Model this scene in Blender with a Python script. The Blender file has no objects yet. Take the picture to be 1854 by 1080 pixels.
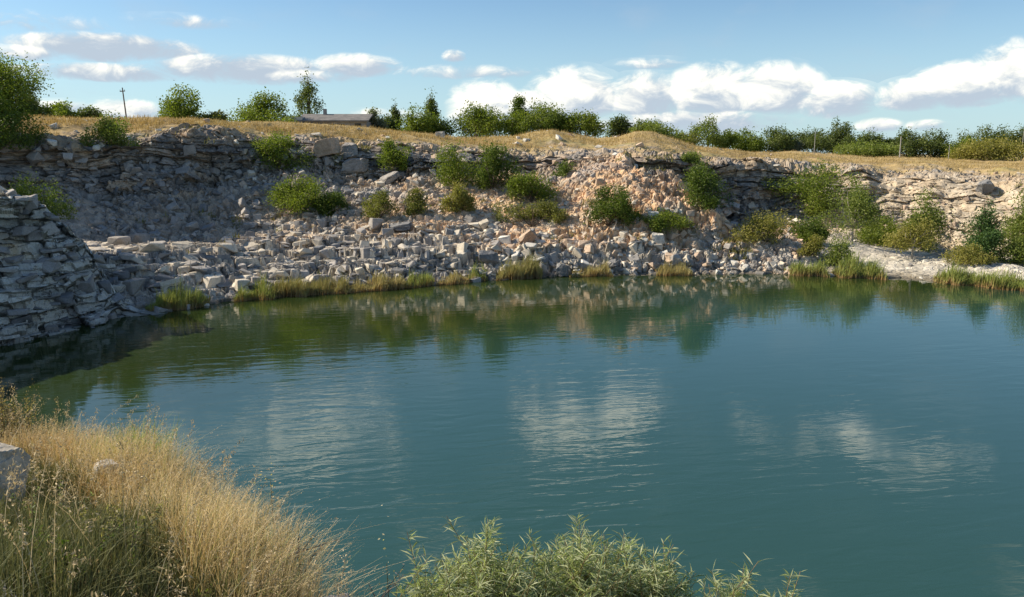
import bpy, bmesh, math, random
import numpy as np
from mathutils import Vector, Matrix
from mathutils.bvhtree import BVHTree

R = math.radians
SC = bpy.context.scene
COL = SC.collection
rng = np.random.default_rng(7)
random.seed(7)

# ------------------------------------------------------------------ camera
PITCH = R(9.8); EYE = 8.0; FPX = 1500.0; CX, CY = 927.0, 540.0
cam = bpy.data.cameras.new('camera'); camo = bpy.data.objects.new('camera', cam)
COL.objects.link(camo); SC.camera = camo
camo.location = (0, 0, EYE); camo.rotation_euler = (R(90) - PITCH, 0, 0)
cam.sensor_width = 36; cam.lens = 36 * FPX / 1854; cam.clip_end = 5000; cam.clip_start = 0.05
SC.view_settings.view_transform = 'Standard'; SC.view_settings.look = 'None'
SC.view_settings.exposure = 0.80; SC.view_settings.gamma = 1
SC.render.resolution_x = 1024; SC.render.resolution_y = 597

# ------------------------------------------------------------------ sun + sky
SUN_EL = R(36); SUN_AZ = R(-82)          # azimuth from +Y, clockwise; the sun stands on the left
sd = Vector((math.sin(SUN_AZ) * math.cos(SUN_EL), math.cos(SUN_AZ) * math.cos(SUN_EL), math.sin(SUN_EL)))
sl = bpy.data.lights.new('sun', 'SUN'); sl.energy = 4.4; sl.angle = R(0.5); sl.color = (1, 0.885, 0.71)
so = bpy.data.objects.new('sun', sl); COL.objects.link(so)
so.rotation_euler = sd.to_track_quat('Z', 'Y').to_euler(); so.location = (-60, 40, 60)

class NT:
    """tiny helper for building node graphs"""
    def __init__(s, tree): s.t = tree; s.n = tree.nodes; s.l = tree.links
    def new(s, typ, **kw):
        n = s.n.new(typ)
        for k, v in kw.items(): setattr(n, k, v)
        return n
    def put(s, sock, v):
        if isinstance(v, bpy.types.NodeSocket): s.l.new(v, sock)
        elif v is not None: sock.default_value = v
    def m(s, op, a, b=None, c=None, clamp=False):
        n = s.new('ShaderNodeMath', operation=op, use_clamp=clamp)
        s.put(n.inputs[0], a); s.put(n.inputs[1], b)
        if c is not None: s.put(n.inputs[2], c)
        return n.outputs[0]
    def ss(s, x, lo, hi, a=0.0, b=1.0, kind='SMOOTHSTEP'):
        n = s.new('ShaderNodeMapRange', interpolation_type=kind)
        s.put(n.inputs[0], x)
        for i, v in zip((1, 2, 3, 4), (lo, hi, a, b)): s.put(n.inputs[i], v)
        return n.outputs[0]
    def mix(s, f, a, b, mode='MIX'):
        n = s.new('ShaderNodeMix', data_type='RGBA', blend_type=mode)
        s.put(n.inputs[0], f); s.put(n.inputs[6], a); s.put(n.inputs[7], b)
        return n.outputs[2]
    def xyz(s, x, y, z):
        n = s.new('ShaderNodeCombineXYZ')
        for i, v in enumerate((x, y, z)): s.put(n.inputs[i], v)
        return n.outputs[0]
    def noise(s, v, scale, detail=4, rough=.55, dist=0.0, col=False):
        n = s.new('ShaderNodeTexNoise')
        s.put(n.inputs['Vector'], v); s.put(n.inputs['Scale'], scale); s.put(n.inputs['Detail'], detail)
        s.put(n.inputs['Roughness'], rough); s.put(n.inputs['Distortion'], dist)
        return n.outputs['Color' if col else 'Fac']

W = bpy.data.worlds.new('World'); SC.world = W; W.use_nodes = True
W.node_tree.nodes.clear(); g = NT(W.node_tree)
sky = g.new('ShaderNodeTexSky', sky_type='NISHITA', sun_disc=False)
sky.sun_elevation = SUN_EL; sky.sun_rotation = SUN_AZ; sky.altitude = 100
sky.air_density = 1.0; sky.dust_density = 0.5; sky.ozone_density = 1.6
tc = g.new('ShaderNodeTexCoord'); sp = g.new('ShaderNodeSeparateXYZ'); g.l.new(tc.outputs['Generated'], sp.inputs[0])
AZ = g.m('MULTIPLY', g.m('ARCTAN2', sp.outputs[0], sp.outputs[1]), 57.2958)
EL = g.m('MULTIPLY', g.m('ARCSINE', g.m('MINIMUM', g.m('MAXIMUM', sp.outputs[2], -1.0), 1.0)), 57.2958)
nv = g.xyz(AZ, g.m('MULTIPLY', EL, 1.7), 0.0)
n1 = g.noise(nv, 0.42, 8, .64, .5)
n2 = g.noise(g.xyz(g.m('ADD', AZ, 31.0), g.m('MULTIPLY', EL, 2.2), 4.0), 0.16, 4, .5)
def deg(px, py):
    u = (px - CX) / FPX; v = (CY - py) / FPX
    d = Vector((u, math.cos(PITCH) + v * math.sin(PITCH), -math.sin(PITCH) + v * math.cos(PITCH))).normalized()
    return math.degrees(math.atan2(d.x, d.y)), math.degrees(math.asin(d.z))
# clouds in the sky: centre and half width, height up, height down (degrees), brightness, density
CL = []
def cloud(px, py, wx, up, dn, br, de): a, e = deg(px, py); CL.append((a, e, wx * (1.12 if px > 780 else 1.3), up * (1.25 if px > 780 else 1.0), dn, br, de))
cloud(880, 200, 2.9, 1.9, 1.7, 1.0, 1.0); cloud(1040, 180, 3.6, 2.0, 1.6, 1.0, 1.0); cloud(970, 195, 3.0, 1.2, 1.6, 1.0, 1.)
cloud(1170, 180, 3.0, 1.7, 1.6, .85, .85); cloud(1290, 170, 3.4, 1.9, 1.8, 1.0, 1.0); cloud(1400, 170, 3.4, 1.9, 1.6, .97, 1.0)
cloud(1510, 180, 3.0, 1.1, 1.3, .9, .85); cloud(1250, 222, 7.0, .9, 1.1, .72, .75)
cloud(1650, 180, 2.4, 1.2, .8, .95, .9); cloud(1740, 165, 3.2, 1.6, 1.1, 1.0, 1.0); cloud(1850, 140, 2.9, 2.0, 1.5, 1.0, 1.0)
cloud(1960, 150, 4.2, 2.4, 1.6, .95, 1.0); cloud(1590, 228, 1.5, .5, .5, .8, .6); cloud(1680, 228, 1.4, .4, .4, .75, .5)
cloud(190, 88, 5.0, 1.1, .9, .60, .85); cloud(60, 95, 2.4, .7, .6, .75, .6); cloud(190, 132, 4.6, .7, .6, .64, .70)
cloud(450, 128, 6.4, 1.2, 1.0, .62, .80); cloud(640, 120, 2.8, 1.0, .8, .86, .85); cloud(540, 138, 2.4, .7, .6, .9, .8)
cloud(850, 132, 6.5, .55, .5, .72, .42); cloud(822, 103, .9, .5, .4, .85, .7); cloud(1180, 117, 3.0, .5, .4, .75, .35)
cloud(225, 200, 2.3, .9, .7, .9, .75); cloud(120, 195, 2.0, .6, .6, .85, .6); cloud(700, 208, 2.6, .6, .6, .9, .45)
cloud(50, 42, 5, .9, .7, .6, .3); cloud(330, 40, 3.5, .6, .5, .6, .3)
# banks higher up, seen only in the lake
for a, e, w, u, d, br, de in ((6.2, 17.0, 8.0, 1.9, 2.0, 1.0, 1.05), (-13.5, 18.8, 5.4, 3.6, 3.6, 1.0, .95), (-22, 18.0, 6.0, 2.4, 2.2, .9, .7),
                              (24, 17.8, 9.5, 1.7, 1.8, .9, .8), (38, 24, 8, 3, 2.5, .9, .55), (-40, 26, 11, 5, 4, .95, .9),
                              (-5.5, 27, 4.6, 2.6, 3.2, .8, .7), (21, 27.5, 4.5, 2.2, 2.2, .7, .6), (60, 14, 12, 4, 2.5, .95, .9), (-60, 13, 14, 4, 3, .95, .9),
                              (110, 20, 22, 7, 5, .9, .8), (-110, 24, 22, 8, 5, .9, .8), (170, 18, 26, 6, 5, .9, .8)):
    CL.append((a, e, w, u, d, br, de))
_wk = g.ss(EL, 9.0, 13.0, 0.0, 1.0)
_wn = g.new('ShaderNodeSeparateColor'); g.l.new(g.noise(g.xyz(AZ, EL, 9.0), 0.14, 4, .6, .4, col=True), _wn.inputs[0])
AZw = g.m('ADD', AZ, g.m('MULTIPLY', _wk, g.m('MULTIPLY', g.m('SUBTRACT', _wn.outputs[0], .5), 22.0)))
ELw = g.m('ADD', EL, g.m('MULTIPLY', _wk, g.m('MULTIPLY', g.m('SUBTRACT', _wn.outputs[1], .5), 9.0)))
dens = None; lit = None
for a, e, w, u, d, br, de in CL:
    dx = g.m('DIVIDE', g.m('SUBTRACT', AZw, a), w)
    dy = g.m('SUBTRACT', ELw, e)
    dyy = g.m('ADD', g.m('DIVIDE', g.m('MAXIMUM', dy, 0.0), u), g.m('DIVIDE', g.m('MINIMUM', dy, 0.0), d))
    q = g.m('ADD', g.m('MULTIPLY', dx, dx), g.m('MULTIPLY', dyy, dyy))
    k = g.m('MULTIPLY', g.m('SUBTRACT', 1.0, q, clamp=True), de)
    hl = g.m('MULTIPLY', k, g.m('MULTIPLY', g.ss(g.m('SUBTRACT', dyy, g.m('MULTIPLY', dx, .35)), -.75, .35, .35, 1.0, 'LINEAR'), br))
    dens = k if dens is None else g.m('MAXIMUM', dens, k)
    lit = hl if lit is None else g.m('MAXIMUM', lit, hl)
ratio = g.m('DIVIDE', lit, g.m('MAXIMUM', dens, .001))
body = g.m('ADD', g.m('MULTIPLY', dens, 1.15), g.m('MULTIPLY', g.m('SUBTRACT', n1, .5), 1.75))
body = g.m('ADD', body, g.m('MULTIPLY', g.m('SUBTRACT', n2, .5), g.ss(EL, 10.0, 14.0, .3, 1.6)))
alpha = g.m('MULTIPLY', g.ss(body, .04, g.ss(EL, 10.0, 14.0, .78, 1.25)), g.ss(dens, 0.0, g.ss(EL, 10.0, 14.0, .3, .75)))
wisp = g.m('MULTIPLY', g.ss(n2, .52, .78), .22)
alpha = g.m('MAXIMUM', alpha, wisp)
edge = g.ss(g.m('ADD', g.m('ADD', ratio, g.m('MULTIPLY', g.m('SUBTRACT', n1, .5), 1.7)), g.m('MULTIPLY', body, -.10)), .38, .98)
ccol = g.mix(edge, (0.30, 0.35, 0.41, 1), (0.74, 0.71, 0.63, 1))
SKYK = 0.080
skyc = g.mix(1.0, sky.outputs[0], (0.72, 0.88, 0.98, 1), 'MULTIPLY')
skys = g.new('ShaderNodeVectorMath', operation='SCALE'); g.l.new(skyc, skys.inputs[0]); skys.inputs[3].default_value = SKYK
skyh = g.mix(g.ss(EL, 0.0, 12.0, .6, 0.0), skys.outputs[0], (.33, .46, .53, 1))
cs_ = g.new('ShaderNodeVectorMath', operation='SCALE'); g.l.new(ccol, cs_.inputs[0]); g.l.new(g.ss(EL, 11.0, 15.0, 1.0, 1.45), cs_.inputs[3])   # high banks brightened so their reflections show on the lake
allc = g.mix(g.m('MULTIPLY', alpha, .95), skyh, cs_.outputs[0])
bg = g.new('ShaderNodeBackground'); g.l.new(allc, bg.inputs[0]); bg.inputs[1].default_value = 1.0
wo = g.new('ShaderNodeOutputWorld'); g.l.new(bg.outputs[0], wo.inputs[0])
W.cycles.sampling_method = 'MANUAL'; W.cycles.sample_map_resolution = 1024

# ------------------------------------------------------------------ helpers
def ray(px, py):
    u = (px - CX) / FPX; v = (CY - py) / FPX
    return u, math.cos(PITCH) + v * math.sin(PITCH), -math.sin(PITCH) + v * math.cos(PITCH)
def rayn(px, py):
    u = (px - CX) / FPX; v = (CY - py) / FPX
    return u, math.cos(PITCH) + v * math.sin(PITCH), -math.sin(PITCH) + v * math.cos(PITCH)

def h3(ix, iy, iz, seed):
    x = (ix.astype(np.int64) * 73856093) ^ (iy.astype(np.int64) * 19349663) ^ (iz.astype(np.int64) * 83492791) ^ (seed * 2654435761)
    x &= 0xffffffff
    x = ((x ^ (x >> 16)) * 0x45d9f3b) & 0xffffffff
    x = ((x ^ (x >> 16)) * 0x45d9f3b) & 0xffffffff
    x ^= x >> 16
    return x
def rnd(h, k):
    x = (h + k * 0x9e3779b9) & 0xffffffff
    x = ((x ^ (x >> 15)) * 0x2c1b3c6d) & 0xffffffff
    x = ((x ^ (x >> 12)) * 0x297a2d39) & 0xffffffff
    x ^= x >> 15
    return x / 4294967296.0
def vnoise(P, scale, seed=0):
    q = P * scale; i = np.floor(q).astype(np.int64); f = q - i; f = f * f * (3 - 2 * f)
    out = 0
    for dx in (0, 1):
        for dy in (0, 1):
            for dz in (0, 1):
                w = (f[:, 0] if dx else 1 - f[:, 0]) * (f[:, 1] if dy else 1 - f[:, 1]) * (f[:, 2] if dz else 1 - f[:, 2])
                out = out + w * rnd(h3(i[:, 0] + dx, i[:, 1] + dy, i[:, 2] + dz, seed), 1)
    return out
def fbm(P, scale, oct=4, seed=0, gain=.5):
    a = 1.0; s = 0; t = 0
    for o in range(oct):
        s = s + a * vnoise(P, scale * 2.03 ** o, seed + o); t += a; a *= gain
    return s / t
def worley(P, cell, seed=0, jit=1.0, box=.6):
    """nearest cell on an anisotropic grid: hash, offset from its centre, border distance (F2-F1)"""
    q = P / np.array(cell); i = np.floor(q).astype(np.int64)
    n = len(P); d1 = np.full(n, 9.); d2 = np.full(n, 9.); hh = np.zeros(n, np.int64); off = np.zeros((n, 3))
    for dx in (-1, 0, 1):
        for dy in (-1, 0, 1):
            for dz in (-1, 0, 1):
                a = i[:, 0] + dx; b = i[:, 1] + dy; c = i[:, 2] + dz
                h = h3(a, b, c, seed)
                o = q - np.stack([a + .5 + (rnd(h, 1) - .5) * jit, b + .5 + (rnd(h, 2) - .5) * jit, c + .5 + (rnd(h, 3) - .5) * jit], 1)
                d = np.abs(o).max(1) * box + np.sqrt((o * o).sum(1)) * (1 - box)
                m = d < d1
                d2 = np.where(m, d1, np.minimum(d2, d)); d1 = np.where(m, d, d1)
                hh = np.where(m, h, hh); off[m] = o[m]
    return hh, off * np.array(cell), d2 - d1

def mesh_np(name, V, F, col=None, smooth=False, mat=None):
    """V (n,3), F (m,k) with constant k; col (n,3) point colours"""
    me = bpy.data.meshes.new(name)
    V = np.ascontiguousarray(V, np.float32); F = np.ascontiguousarray(F, np.int32)
    m, k = F.shape
    me.vertices.add(len(V)); me.vertices.foreach_set('co', V.ravel())
    me.loops.add(m * k); me.loops.foreach_set('vertex_index', F.ravel())
    me.polygons.add(m); me.polygons.foreach_set('loop_start', np.arange(0, m * k, k, dtype=np.int32))
    me.polygons.foreach_set('loop_total', np.full(m, k, np.int32))
    me.polygons.foreach_set('use_smooth', np.full(m, smooth, bool))
    me.update(calc_edges=True)
    if col is not None:
        at = me.attributes.new('tone', 'FLOAT_COLOR', 'POINT')
        c = np.ones((len(V), 4), np.float32); c[:, :3] = col
        at.data.foreach_set('color', c.ravel())
    if mat: me.materials.append(mat)
    return me
def link(name, me, parent=None, loc=None):
    o = bpy.data.objects.new(name, me); COL.objects.link(o)
    if parent: o.parent = parent
    if loc is not None: o.location = loc
    return o
def tag(o, label=None, cat=None, group=None, kind=None):
    if label: o['label'] = label
    if cat: o['category'] = cat
    if group: o['group'] = group
    if kind: o['kind'] = kind
    return o
def empty(name, loc, rz=0):
    o = bpy.data.objects.new(name, None); COL.objects.link(o); o.location = loc; o.rotation_euler.z = rz
    o.empty_display_size = .2
    return o

# ------------------------------------------------------------------ materials
def new_mat(name):
    m = bpy.data.materials.new(name); m.use_nodes = True; m.node_tree.nodes.clear()
    t = NT(m.node_tree); o = t.new('ShaderNodeOutputMaterial')
    return m, t, o
def mat_ground(name, scale=1.0, bump=.5):
    m, t, o = new_mat(name)
    b = t.new('ShaderNodeBsdfPrincipled'); b.inputs['Roughness'].default_value = .92; b.inputs['Specular IOR Level'].default_value = .15
    a = t.new('ShaderNodeAttribute', attribute_name='tone')
    ge = t.new('ShaderNodeNewGeometry')
    n = t.noise(ge.outputs['Position'], 2.2 * scale, 7, .65); nn = t.noise(ge.outputs['Position'], 14 * scale, 4, .6)
    k = t.m('MULTIPLY', t.ss(n, .25, .75, .72, 1.25, 'LINEAR'), t.ss(nn, .25, .75, .8, 1.18, 'LINEAR'))
    kk = t.xyz(k, k, t.m('MULTIPLY', k, t.ss(nn, .3, .7, .94, 1.04, 'LINEAR')))
    c = t.mix(1.0, a.outputs['Color'], kk, 'MULTIPLY'); t.l.new(c, b.inputs['Base Color'])
    bp = t.new('ShaderNodeBump'); bp.inputs['Strength'].default_value = bump; bp.inputs['Distance'].default_value = .06 / scale
    t.l.new(t.m('ADD', n, t.m('MULTIPLY', nn, .5)), bp.inputs['Height']); t.l.new(bp.outputs[0], b.inputs['Normal'])
    t.l.new(b.outputs[0], o.inputs[0]); return m
def mat_leaf(name, trans=.35, rough=.6, tint=(1.35, 1.5, .55, 1)):
    m, t, o = new_mat(name)
    a = t.new('ShaderNodeAttribute', attribute_name='tone')
    d = t.new('ShaderNodeBsdfPrincipled'); d.inputs['Roughness'].default_value = rough; d.inputs['Specular IOR Level'].default_value = .2
    tr = t.new('ShaderNodeBsdfTranslucent'); t.l.new(a.outputs['Color'], d.inputs['Base Color'])
    c = t.mix(1.0, a.outputs['Color'], tint, 'MULTIPLY'); t.l.new(c, tr.inputs[0])
    mx = t.new('ShaderNodeMixShader'); mx.inputs[0].default_value = trans
    t.l.new(d.outputs[0], mx.inputs[1]); t.l.new(tr.outputs[0], mx.inputs[2]); t.l.new(mx.outputs[0], o.inputs[0]); return m
def mat_plain(name, col, col2=None, sc=3, rough=.85, bump=.3):
    m, t, o = new_mat(name)
    b = t.new('ShaderNodeBsdfPrincipled'); b.inputs['Roughness'].default_value = rough; b.inputs['Specular IOR Level'].default_value = .2
    ge = t.new('ShaderNodeNewGeometry'); n = t.noise(ge.outputs['Position'], sc, 6, .6)
    c2 = col2 or tuple(x * .6 for x in col)
    t.l.new(t.mix(t.ss(n, .35, .65), (*col, 1), (*c2, 1)), b.inputs['Base Color'])
    bp = t.new('ShaderNodeBump'); bp.inputs['Strength'].default_value = bump; bp.inputs['Distance'].default_value = .03
    t.l.new(n, bp.inputs['Height']); t.l.new(bp.outputs[0], b.inputs['Normal'])
    t.l.new(b.outputs[0], o.inputs[0]); return m
M_GROUND = mat_ground('quarry_rock_and_soil')
M_NEAR = mat_ground('near_bank_soil', 3.0, .6)
M_LEAF = mat_leaf('leaves'); M_DRY = mat_leaf('dry_grass_blades', .3, .7, (1.15, 1.05, .75, 1))
M_BARK = mat_plain('bark', (.16, .12, .085), (.09, .07, .05), 9)
M_PALEBARK = mat_plain('pale_bark', (.42, .38, .32), (.28, .25, .2), 6)

# ------------------------------------------------------------------ far bank
def water_Y(py):
    u, fy, fz = ray(CX, py); return -EYE / fz * fy
# per column: waterline py, then (py, Y) of shelf, slope foot, cliff foot, lip, crest
PROF = {
 -700: (600, (500, 36), (440, 37.5), (330, 39), (105, 40.5), (80, 48)),
 -300: (575, (480, 41), (430, 43.5), (340, 45.5), (195, 47), (168, 54)),
 0: (562, (470, 47), (428, 52), (350, 56), (262, 58), (209, 66)),
 130: (566, (468, 47), (432, 53.5), (345, 58.5), (266, 60), (211, 68)),
 220: (568, (462, 46.5), (436, 54.5), (345, 60.5), (268, 62), (212, 70)),
 330: (560, (460, 49), (433, 56.5), (338, 63.5), (243, 65), (214, 72)),
 400: (548, (463, 50), (428, 58), (330, 65), (243, 66.5), (216, 74)),
 470: (540, (463, 51.5), (410, 60), (320, 67.5), (262, 70), (220, 76)),
 560: (533, (463, 53), (402, 61), (322, 68), (254, 71), (224, 78)),
 700: (524, (460, 55), (398, 61), (318, 69), (262, 72.5), (232, 81)),
 850: (510, (455, 57), (400, 62), (318, 70), (272, 73), (243, 85)),
 960: (502, (450, 57), (400, 63), (316, 71), (285, 73), (238, 89)),
 1060: (498, (445, 58), (395, 63), (305, 71), (284, 72.5), (248, 92)),
 1130: (497, (440, 58), (390, 63), (300, 70), (277, 71.5), (243, 92)),
 1165: (497, (440, 58), (392, 63), (335, 69), (282, 70.2), (250, 93)),
 1230: (497, (440, 58.5), (405, 62.5), (350, 71), (288, 72.5), (268, 95)),
 1290: (496, (442, 59), (425, 62), (372, 74.5), (296, 76), (271, 97)),
 1400: (495, (450, 60), (436, 65), (372, 78), (300, 79.5), (276, 100)),
 1500: (498, (462, 61), (438, 68), (400, 76), (308, 80), (280, 104)),
 1600: (503, (467, 60), (442, 69), (410, 74), (312, 80.5), (283, 105)),
 1750: (514, (478, 56.5), (455, 66), (425, 70), (322, 77), (288, 103)),
 1860: (526, (500, 52), (466, 63), (436, 67), (332, 73), (293, 100)),
 2200: (560, (520, 46), (480, 56), (440, 60), (340, 66), (297, 100)),
 2700: (600, (530, 40), (490, 50), (430, 54), (340, 60), (297, 100)),
}
ks = sorted(PROF)
def prof_at(px):
    """rows of key points for each px: (n,keys,2) of (py, Y)"""
    A = []
    for k in ks:
        w, *rest = PROF[k]
        A.append([(w, water_Y(w))] + list(rest))
    A = np.array(A, float)
    out = np.zeros((len(px), A.shape[1], 2))
    for i in range(A.shape[1]):
        for j in range(2): out[:, i, j] = np.interp(px, ks, A[:, i, j])
    cp = [0, 70, 150, 300, 400, 520, 640, 730, 800, 880, 930, 960, 1000, 1040, 1080, 1120, 1150, 1180, 1220, 1260, 1350, 1450, 1600, 1750, 1860]
    cy = [207, 208, 210, 213, 216, 222, 226, 236, 243, 246, 243, 237, 233, 240, 248, 246, 236, 239, 254, 269, 275, 278, 283, 291, 293]
    mm = (px > 0) & (px < 1860); out[mm, 5, 0] = np.interp(px[mm], cp, cy)
    return out
def build_far(px, rows, detail=True):
    K = prof_at(px); n = len(px)
    key = []
    for i in range(K.shape[1]):
        py, Y = K[:, i, 0], K[:, i, 1]
        u, fy, fz = rayn(px, py); t = Y / fy
        key.append(np.stack([u * t, Y, EYE + fz * t], 1))
    key = np.stack(key, 1)                                   # n,6,3
    w = key[:, 0].copy(); w[:, 2] = 0; key[:, 0] = w
    def scaled(P, f, z): Q = P * f; Q[:, 2] = z; return Q
    under = scaled(w, .9, -1.6); deep = scaled(w, .8, -2.6)
    cr = key[:, 5]
    b1 = scaled(cr, 1.35, cr[:, 2] * .5 + 4.1 + (cr[:, 2] - 8) * .45)
    b2 = scaled(cr, 2.6, 8.6 + (cr[:, 2] - 8) * .35); b3 = scaled(cr, 7.0, 9.0); b4 = scaled(cr, 22.0, 7.0)
    key = np.concatenate([deep[:, None], under[:, None], key, b1[:, None], b2[:, None], b3[:, None], b4[:, None]], 1)
    segs = []; zone = []
    for s, r in enumerate(rows):
        tt = np.linspace(0, 1, r, endpoint=False)
        segs.append(key[:, s, None, :] * (1 - tt)[None, :, None] + key[:, s + 1, None, :] * tt[None, :, None]); zone.append(s + tt)
    segs.append(key[:, -1:, :]); zone.append(np.array([len(rows)]))
    G = np.concatenate(segs, 1); zone = np.concatenate(zone)
    return G, zone
ROWS = [4, 8, 120, 75, 125, 105, 60, 16, 10, 6, 4]
# zones: 0-1 deep, 1-2 under water, 2-3 shore, 3-4 shelf, 4-5 scree slope, 5-6 cliff, 6-7 rim, 7+ plateau
pxs = np.linspace(-560, 2500, 1500)
G, zone = build_far(pxs, ROWS)
nC, nR = G.shape[:2]
# soften along the rows so key lines do not read as creases
for _ in range(5):
    Z = G.copy(); Z[:, 1:-1] = (G[:, :-2] + 2 * G[:, 1:-1] + G[:, 2:]) / 4; G = Z
P = G.reshape(-1, 3); ZN = np.tile(zone, nC); PX = np.repeat(pxs, nR)
def grid_normals(G):
    du = np.gradient(G, axis=0); dv = np.gradient(G, axis=1)
    n = np.cross(du, dv); n /= np.linalg.norm(n, axis=2, keepdims=True) + 1e-9
    return n
N = grid_normals(G).reshape(-1, 3)
def bell(x, a, b, s): return np.clip((x - a) / s + .5, 0, 1) * np.clip((b - x) / s + .5, 0, 1)
sel = (ZN < 8.2)
Q = P[sel]; zn = ZN[sel]; qx = PX[sel]; Nn = N[sel]
wob = (fbm(Q, .25, 3, 3) - .5)
zj = zn + wob * .5                                           # zone borders wander
D = np.zeros_like(Q)
far_ = np.clip((8.0 - zn) / .6, 0, 1)
# broad lumps
D[:, 2] += (fbm(Q, .16, 4, 11) - .5) * 1.6 * bell(zn, 2.6, 5.2, .9)
D += Nn * ((fbm(Q, .3, 4, 17) - .5) * 2.4 * bell(zn, 4.3, 6.4, .8))[:, None]
D[:, 2] += (fbm(Q, .10, 4, 19) - .5) * 1.2 * bell(zn, 6.6, 8.0, .6)
# cliff: beds of stone, each block standing in or out
Qs = Q + np.stack([np.zeros(len(Q)), np.zeros(len(Q)), (fbm(Q, .12, 2, 5) - .5) * 1.4 + Q[:, 0] * .02], 1)
hb, ob, eb = worley(Qs, (2.6, 2.8, .50), 21, .6, 1.0)
hc, oc, ec = worley(Qs, (.95, 1.1, .22), 22, .7, 1.0)
bed = rnd(h3(np.zeros(len(Q)), np.zeros(len(Q)), np.floor(Qs[:, 2] / .55 + fbm(Q, .3, 2, 8) * .6), 3), 2)
sound = np.interp(qx, [-600, 300, 440, 560, 640, 780, 900, 1060, 1130, 1165, 1240, 1420, 1520, 1600, 2500],
                      [1, 1, 1, .7, .8, 1., .9, .5, .3, 1.0, 1.0, 1.0, .75, .75, .8])
cl = bell(zj, 4.9, 6.15, .25) * sound
out = (rnd(hb, 4) - .45) * .85 + (rnd(hc, 4) - .5) * .34 + (bed - .5) * 1.25
crack = -np.clip(1 - eb / .10, 0, 1) * .35 - np.clip(1 - ec / .12, 0, 1) * .10
D += np.array([.12, -1, .10]) * (cl * (out + crack))[:, None]
# rubble: tilted facets of broken stone
def facets(Q, cell, seed, tilt):
    h, o, e = worley(Q, cell, seed)
    z = (rnd(h, 5) - .35) + (o[:, 0] * (rnd(h, 6) - .5) + o[:, 1] * (rnd(h, 7) - .5)) * tilt / cell[0]
    return h, z - np.clip(1 - e / .16, 0, 1) * .55
h1, f1 = facets(Q, (1.5, 1.5, 1.1), 31, 1.3)
h2, f2 = facets(Q, (.7, .7, .55), 32, 1.5)
h3_, f3 = facets(Q, (.32, .32, .28), 33, 1.5)
softs = np.clip((fbm(Q, .22, 3, 40) - .39) * 6, 0, 1)       # patches of bare soil inside the rubble
rub = bell(zj, 2.05, 5.3, .3)
scree_px = np.interp(qx, [-600, 140, 400, 700, 850, 900, 1130, 1250, 1400, 1480, 1560, 1650, 1750, 2500],
                         [.5, .5, .65, .85, .7, .6, .9, .8, .6, .5, .35, .45, .6, .6])
shelf = bell(zj, 2.1, 3.9, .4)
amp = rub * scree_px * (1 - .55 * softs * bell(zj, 3.3, 5.3, .5))
flat_r = bell(qx, 1480, 1960, 60) * bell(zj, 2.05, 4.3, .3)  # the pale gravel apron on the right
amp = amp * (1 - .72 * flat_r)
D[:, 2] += amp * (f1 * (.16 + .50 * shelf) * .9 + f2 * .46 + f3 * .30)
D[:, 1] -= amp * (f2 * .25 + f3 * .1)
# shelf: quantise into ledges
led = bell(qx, -560, 1350, 60) * bell(zj, 2.25, 3.9, .35) * (1 - .5 * bell(qx, 900, 1350, 60))
step = .62; zz = Q[:, 2] + D[:, 2] + (rnd(h1, 9) - .5) * .2
zf = np.floor(zz / step); fr = zz / step - zf
D[:, 2] += led * .85 * ((zf + np.clip((fr - .62) / .30, 0, 1)) * step - zz)
# lip stones and grass hummocks on the rim
D[:, 2] += bell(zj, 5.95, 6.35, .2) * (f1 * .22 + f2 * .22) * (1 - .3 * softs)
D[:, 2] += bell(zj, 6.3, 8.3, .3) * ((fbm(Q, .9, 4, 50) - .5) * .35)
edge_px = 1335 - (zj - 3.8) * 88
fan = np.clip((edge_px - qx) / 45 + .5, 0, 1) * np.clip((qx - 960) / 220, 0, 1) * bell(zj, 3.6, 5.3, .6)
hollow = np.clip((qx - edge_px) / 50 + .5, 0, 1) * np.clip((1440 - qx) / 60, 0, 1) * bell(zj, 3.9, 5.3, .5)
D[:, 2] += fan * 1.5 - hollow * 1.1; D[:, 1] -= fan * .8
shore_keep = np.clip((zn - 1.9) / .25, 0, 1)
D *= (shore_keep * far_)[:, None]
D[:, 2] += (1 - shore_keep) * bell(zn, 1.6, 2.2, .3) * (f2 * .25)
Pd = P.copy(); Pd[sel] += D
# ---- base colours of stone, soil and grass
def C(*a): return np.array(a, float)
grey = C(.33, .305, .28); pale = C(.56, .50, .41); blue = C(.235, .235, .24); tan = C(.54, .385, .235); orange = C(.60, .385, .235)
straw = C(.40, .295, .14); straw2 = C(.29, .22, .10); brown = C(.235, .165, .095); dark = C(.11, .115, .125)
col = np.tile(straw, (len(P), 1))
def lerp(a, b, t): return a * (1 - t)[:, None] + b * t[:, None]
c = np.tile(grey, (len(Q), 1))
tone = np.interp(qx, [-600, 300, 520, 850, 1000, 1150, 1300, 1400, 1550, 1900], [.15, .2, .35, .6, .8, 1.0, .95, .5, .9, .9])
nz = fbm(Q, .35, 4, 60); nz2 = fbm(Q, 1.3, 4, 61)
c = lerp(c, np.tile(pale, (len(Q), 1)), np.clip(bell(zj, 2.1, 4.1, .5) * (.25 + 1.2 * (rnd(h2, 11) - .3)), 0, 1))
c = lerp(c, np.tile(blue, (len(Q), 1)), np.clip((rnd(h1, 12) - .55) * 2.2, 0, 1) * (1 - tone) * .9)
slope_soil = np.clip(bell(zj + .45 * np.clip((qx - 780) / 120, 0, 1), 3.35, 6.2, .5) * tone * 1.6 * np.clip((nz - .27) * 5, 0, 1), 0, 1)
soilc = lerp(np.tile(tan, (len(Q), 1)), np.tile(orange, (len(Q), 1)), np.clip((nz2 - .4) * 4, 0, 1) * bell(qx, 780, 1500, 200))
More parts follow.
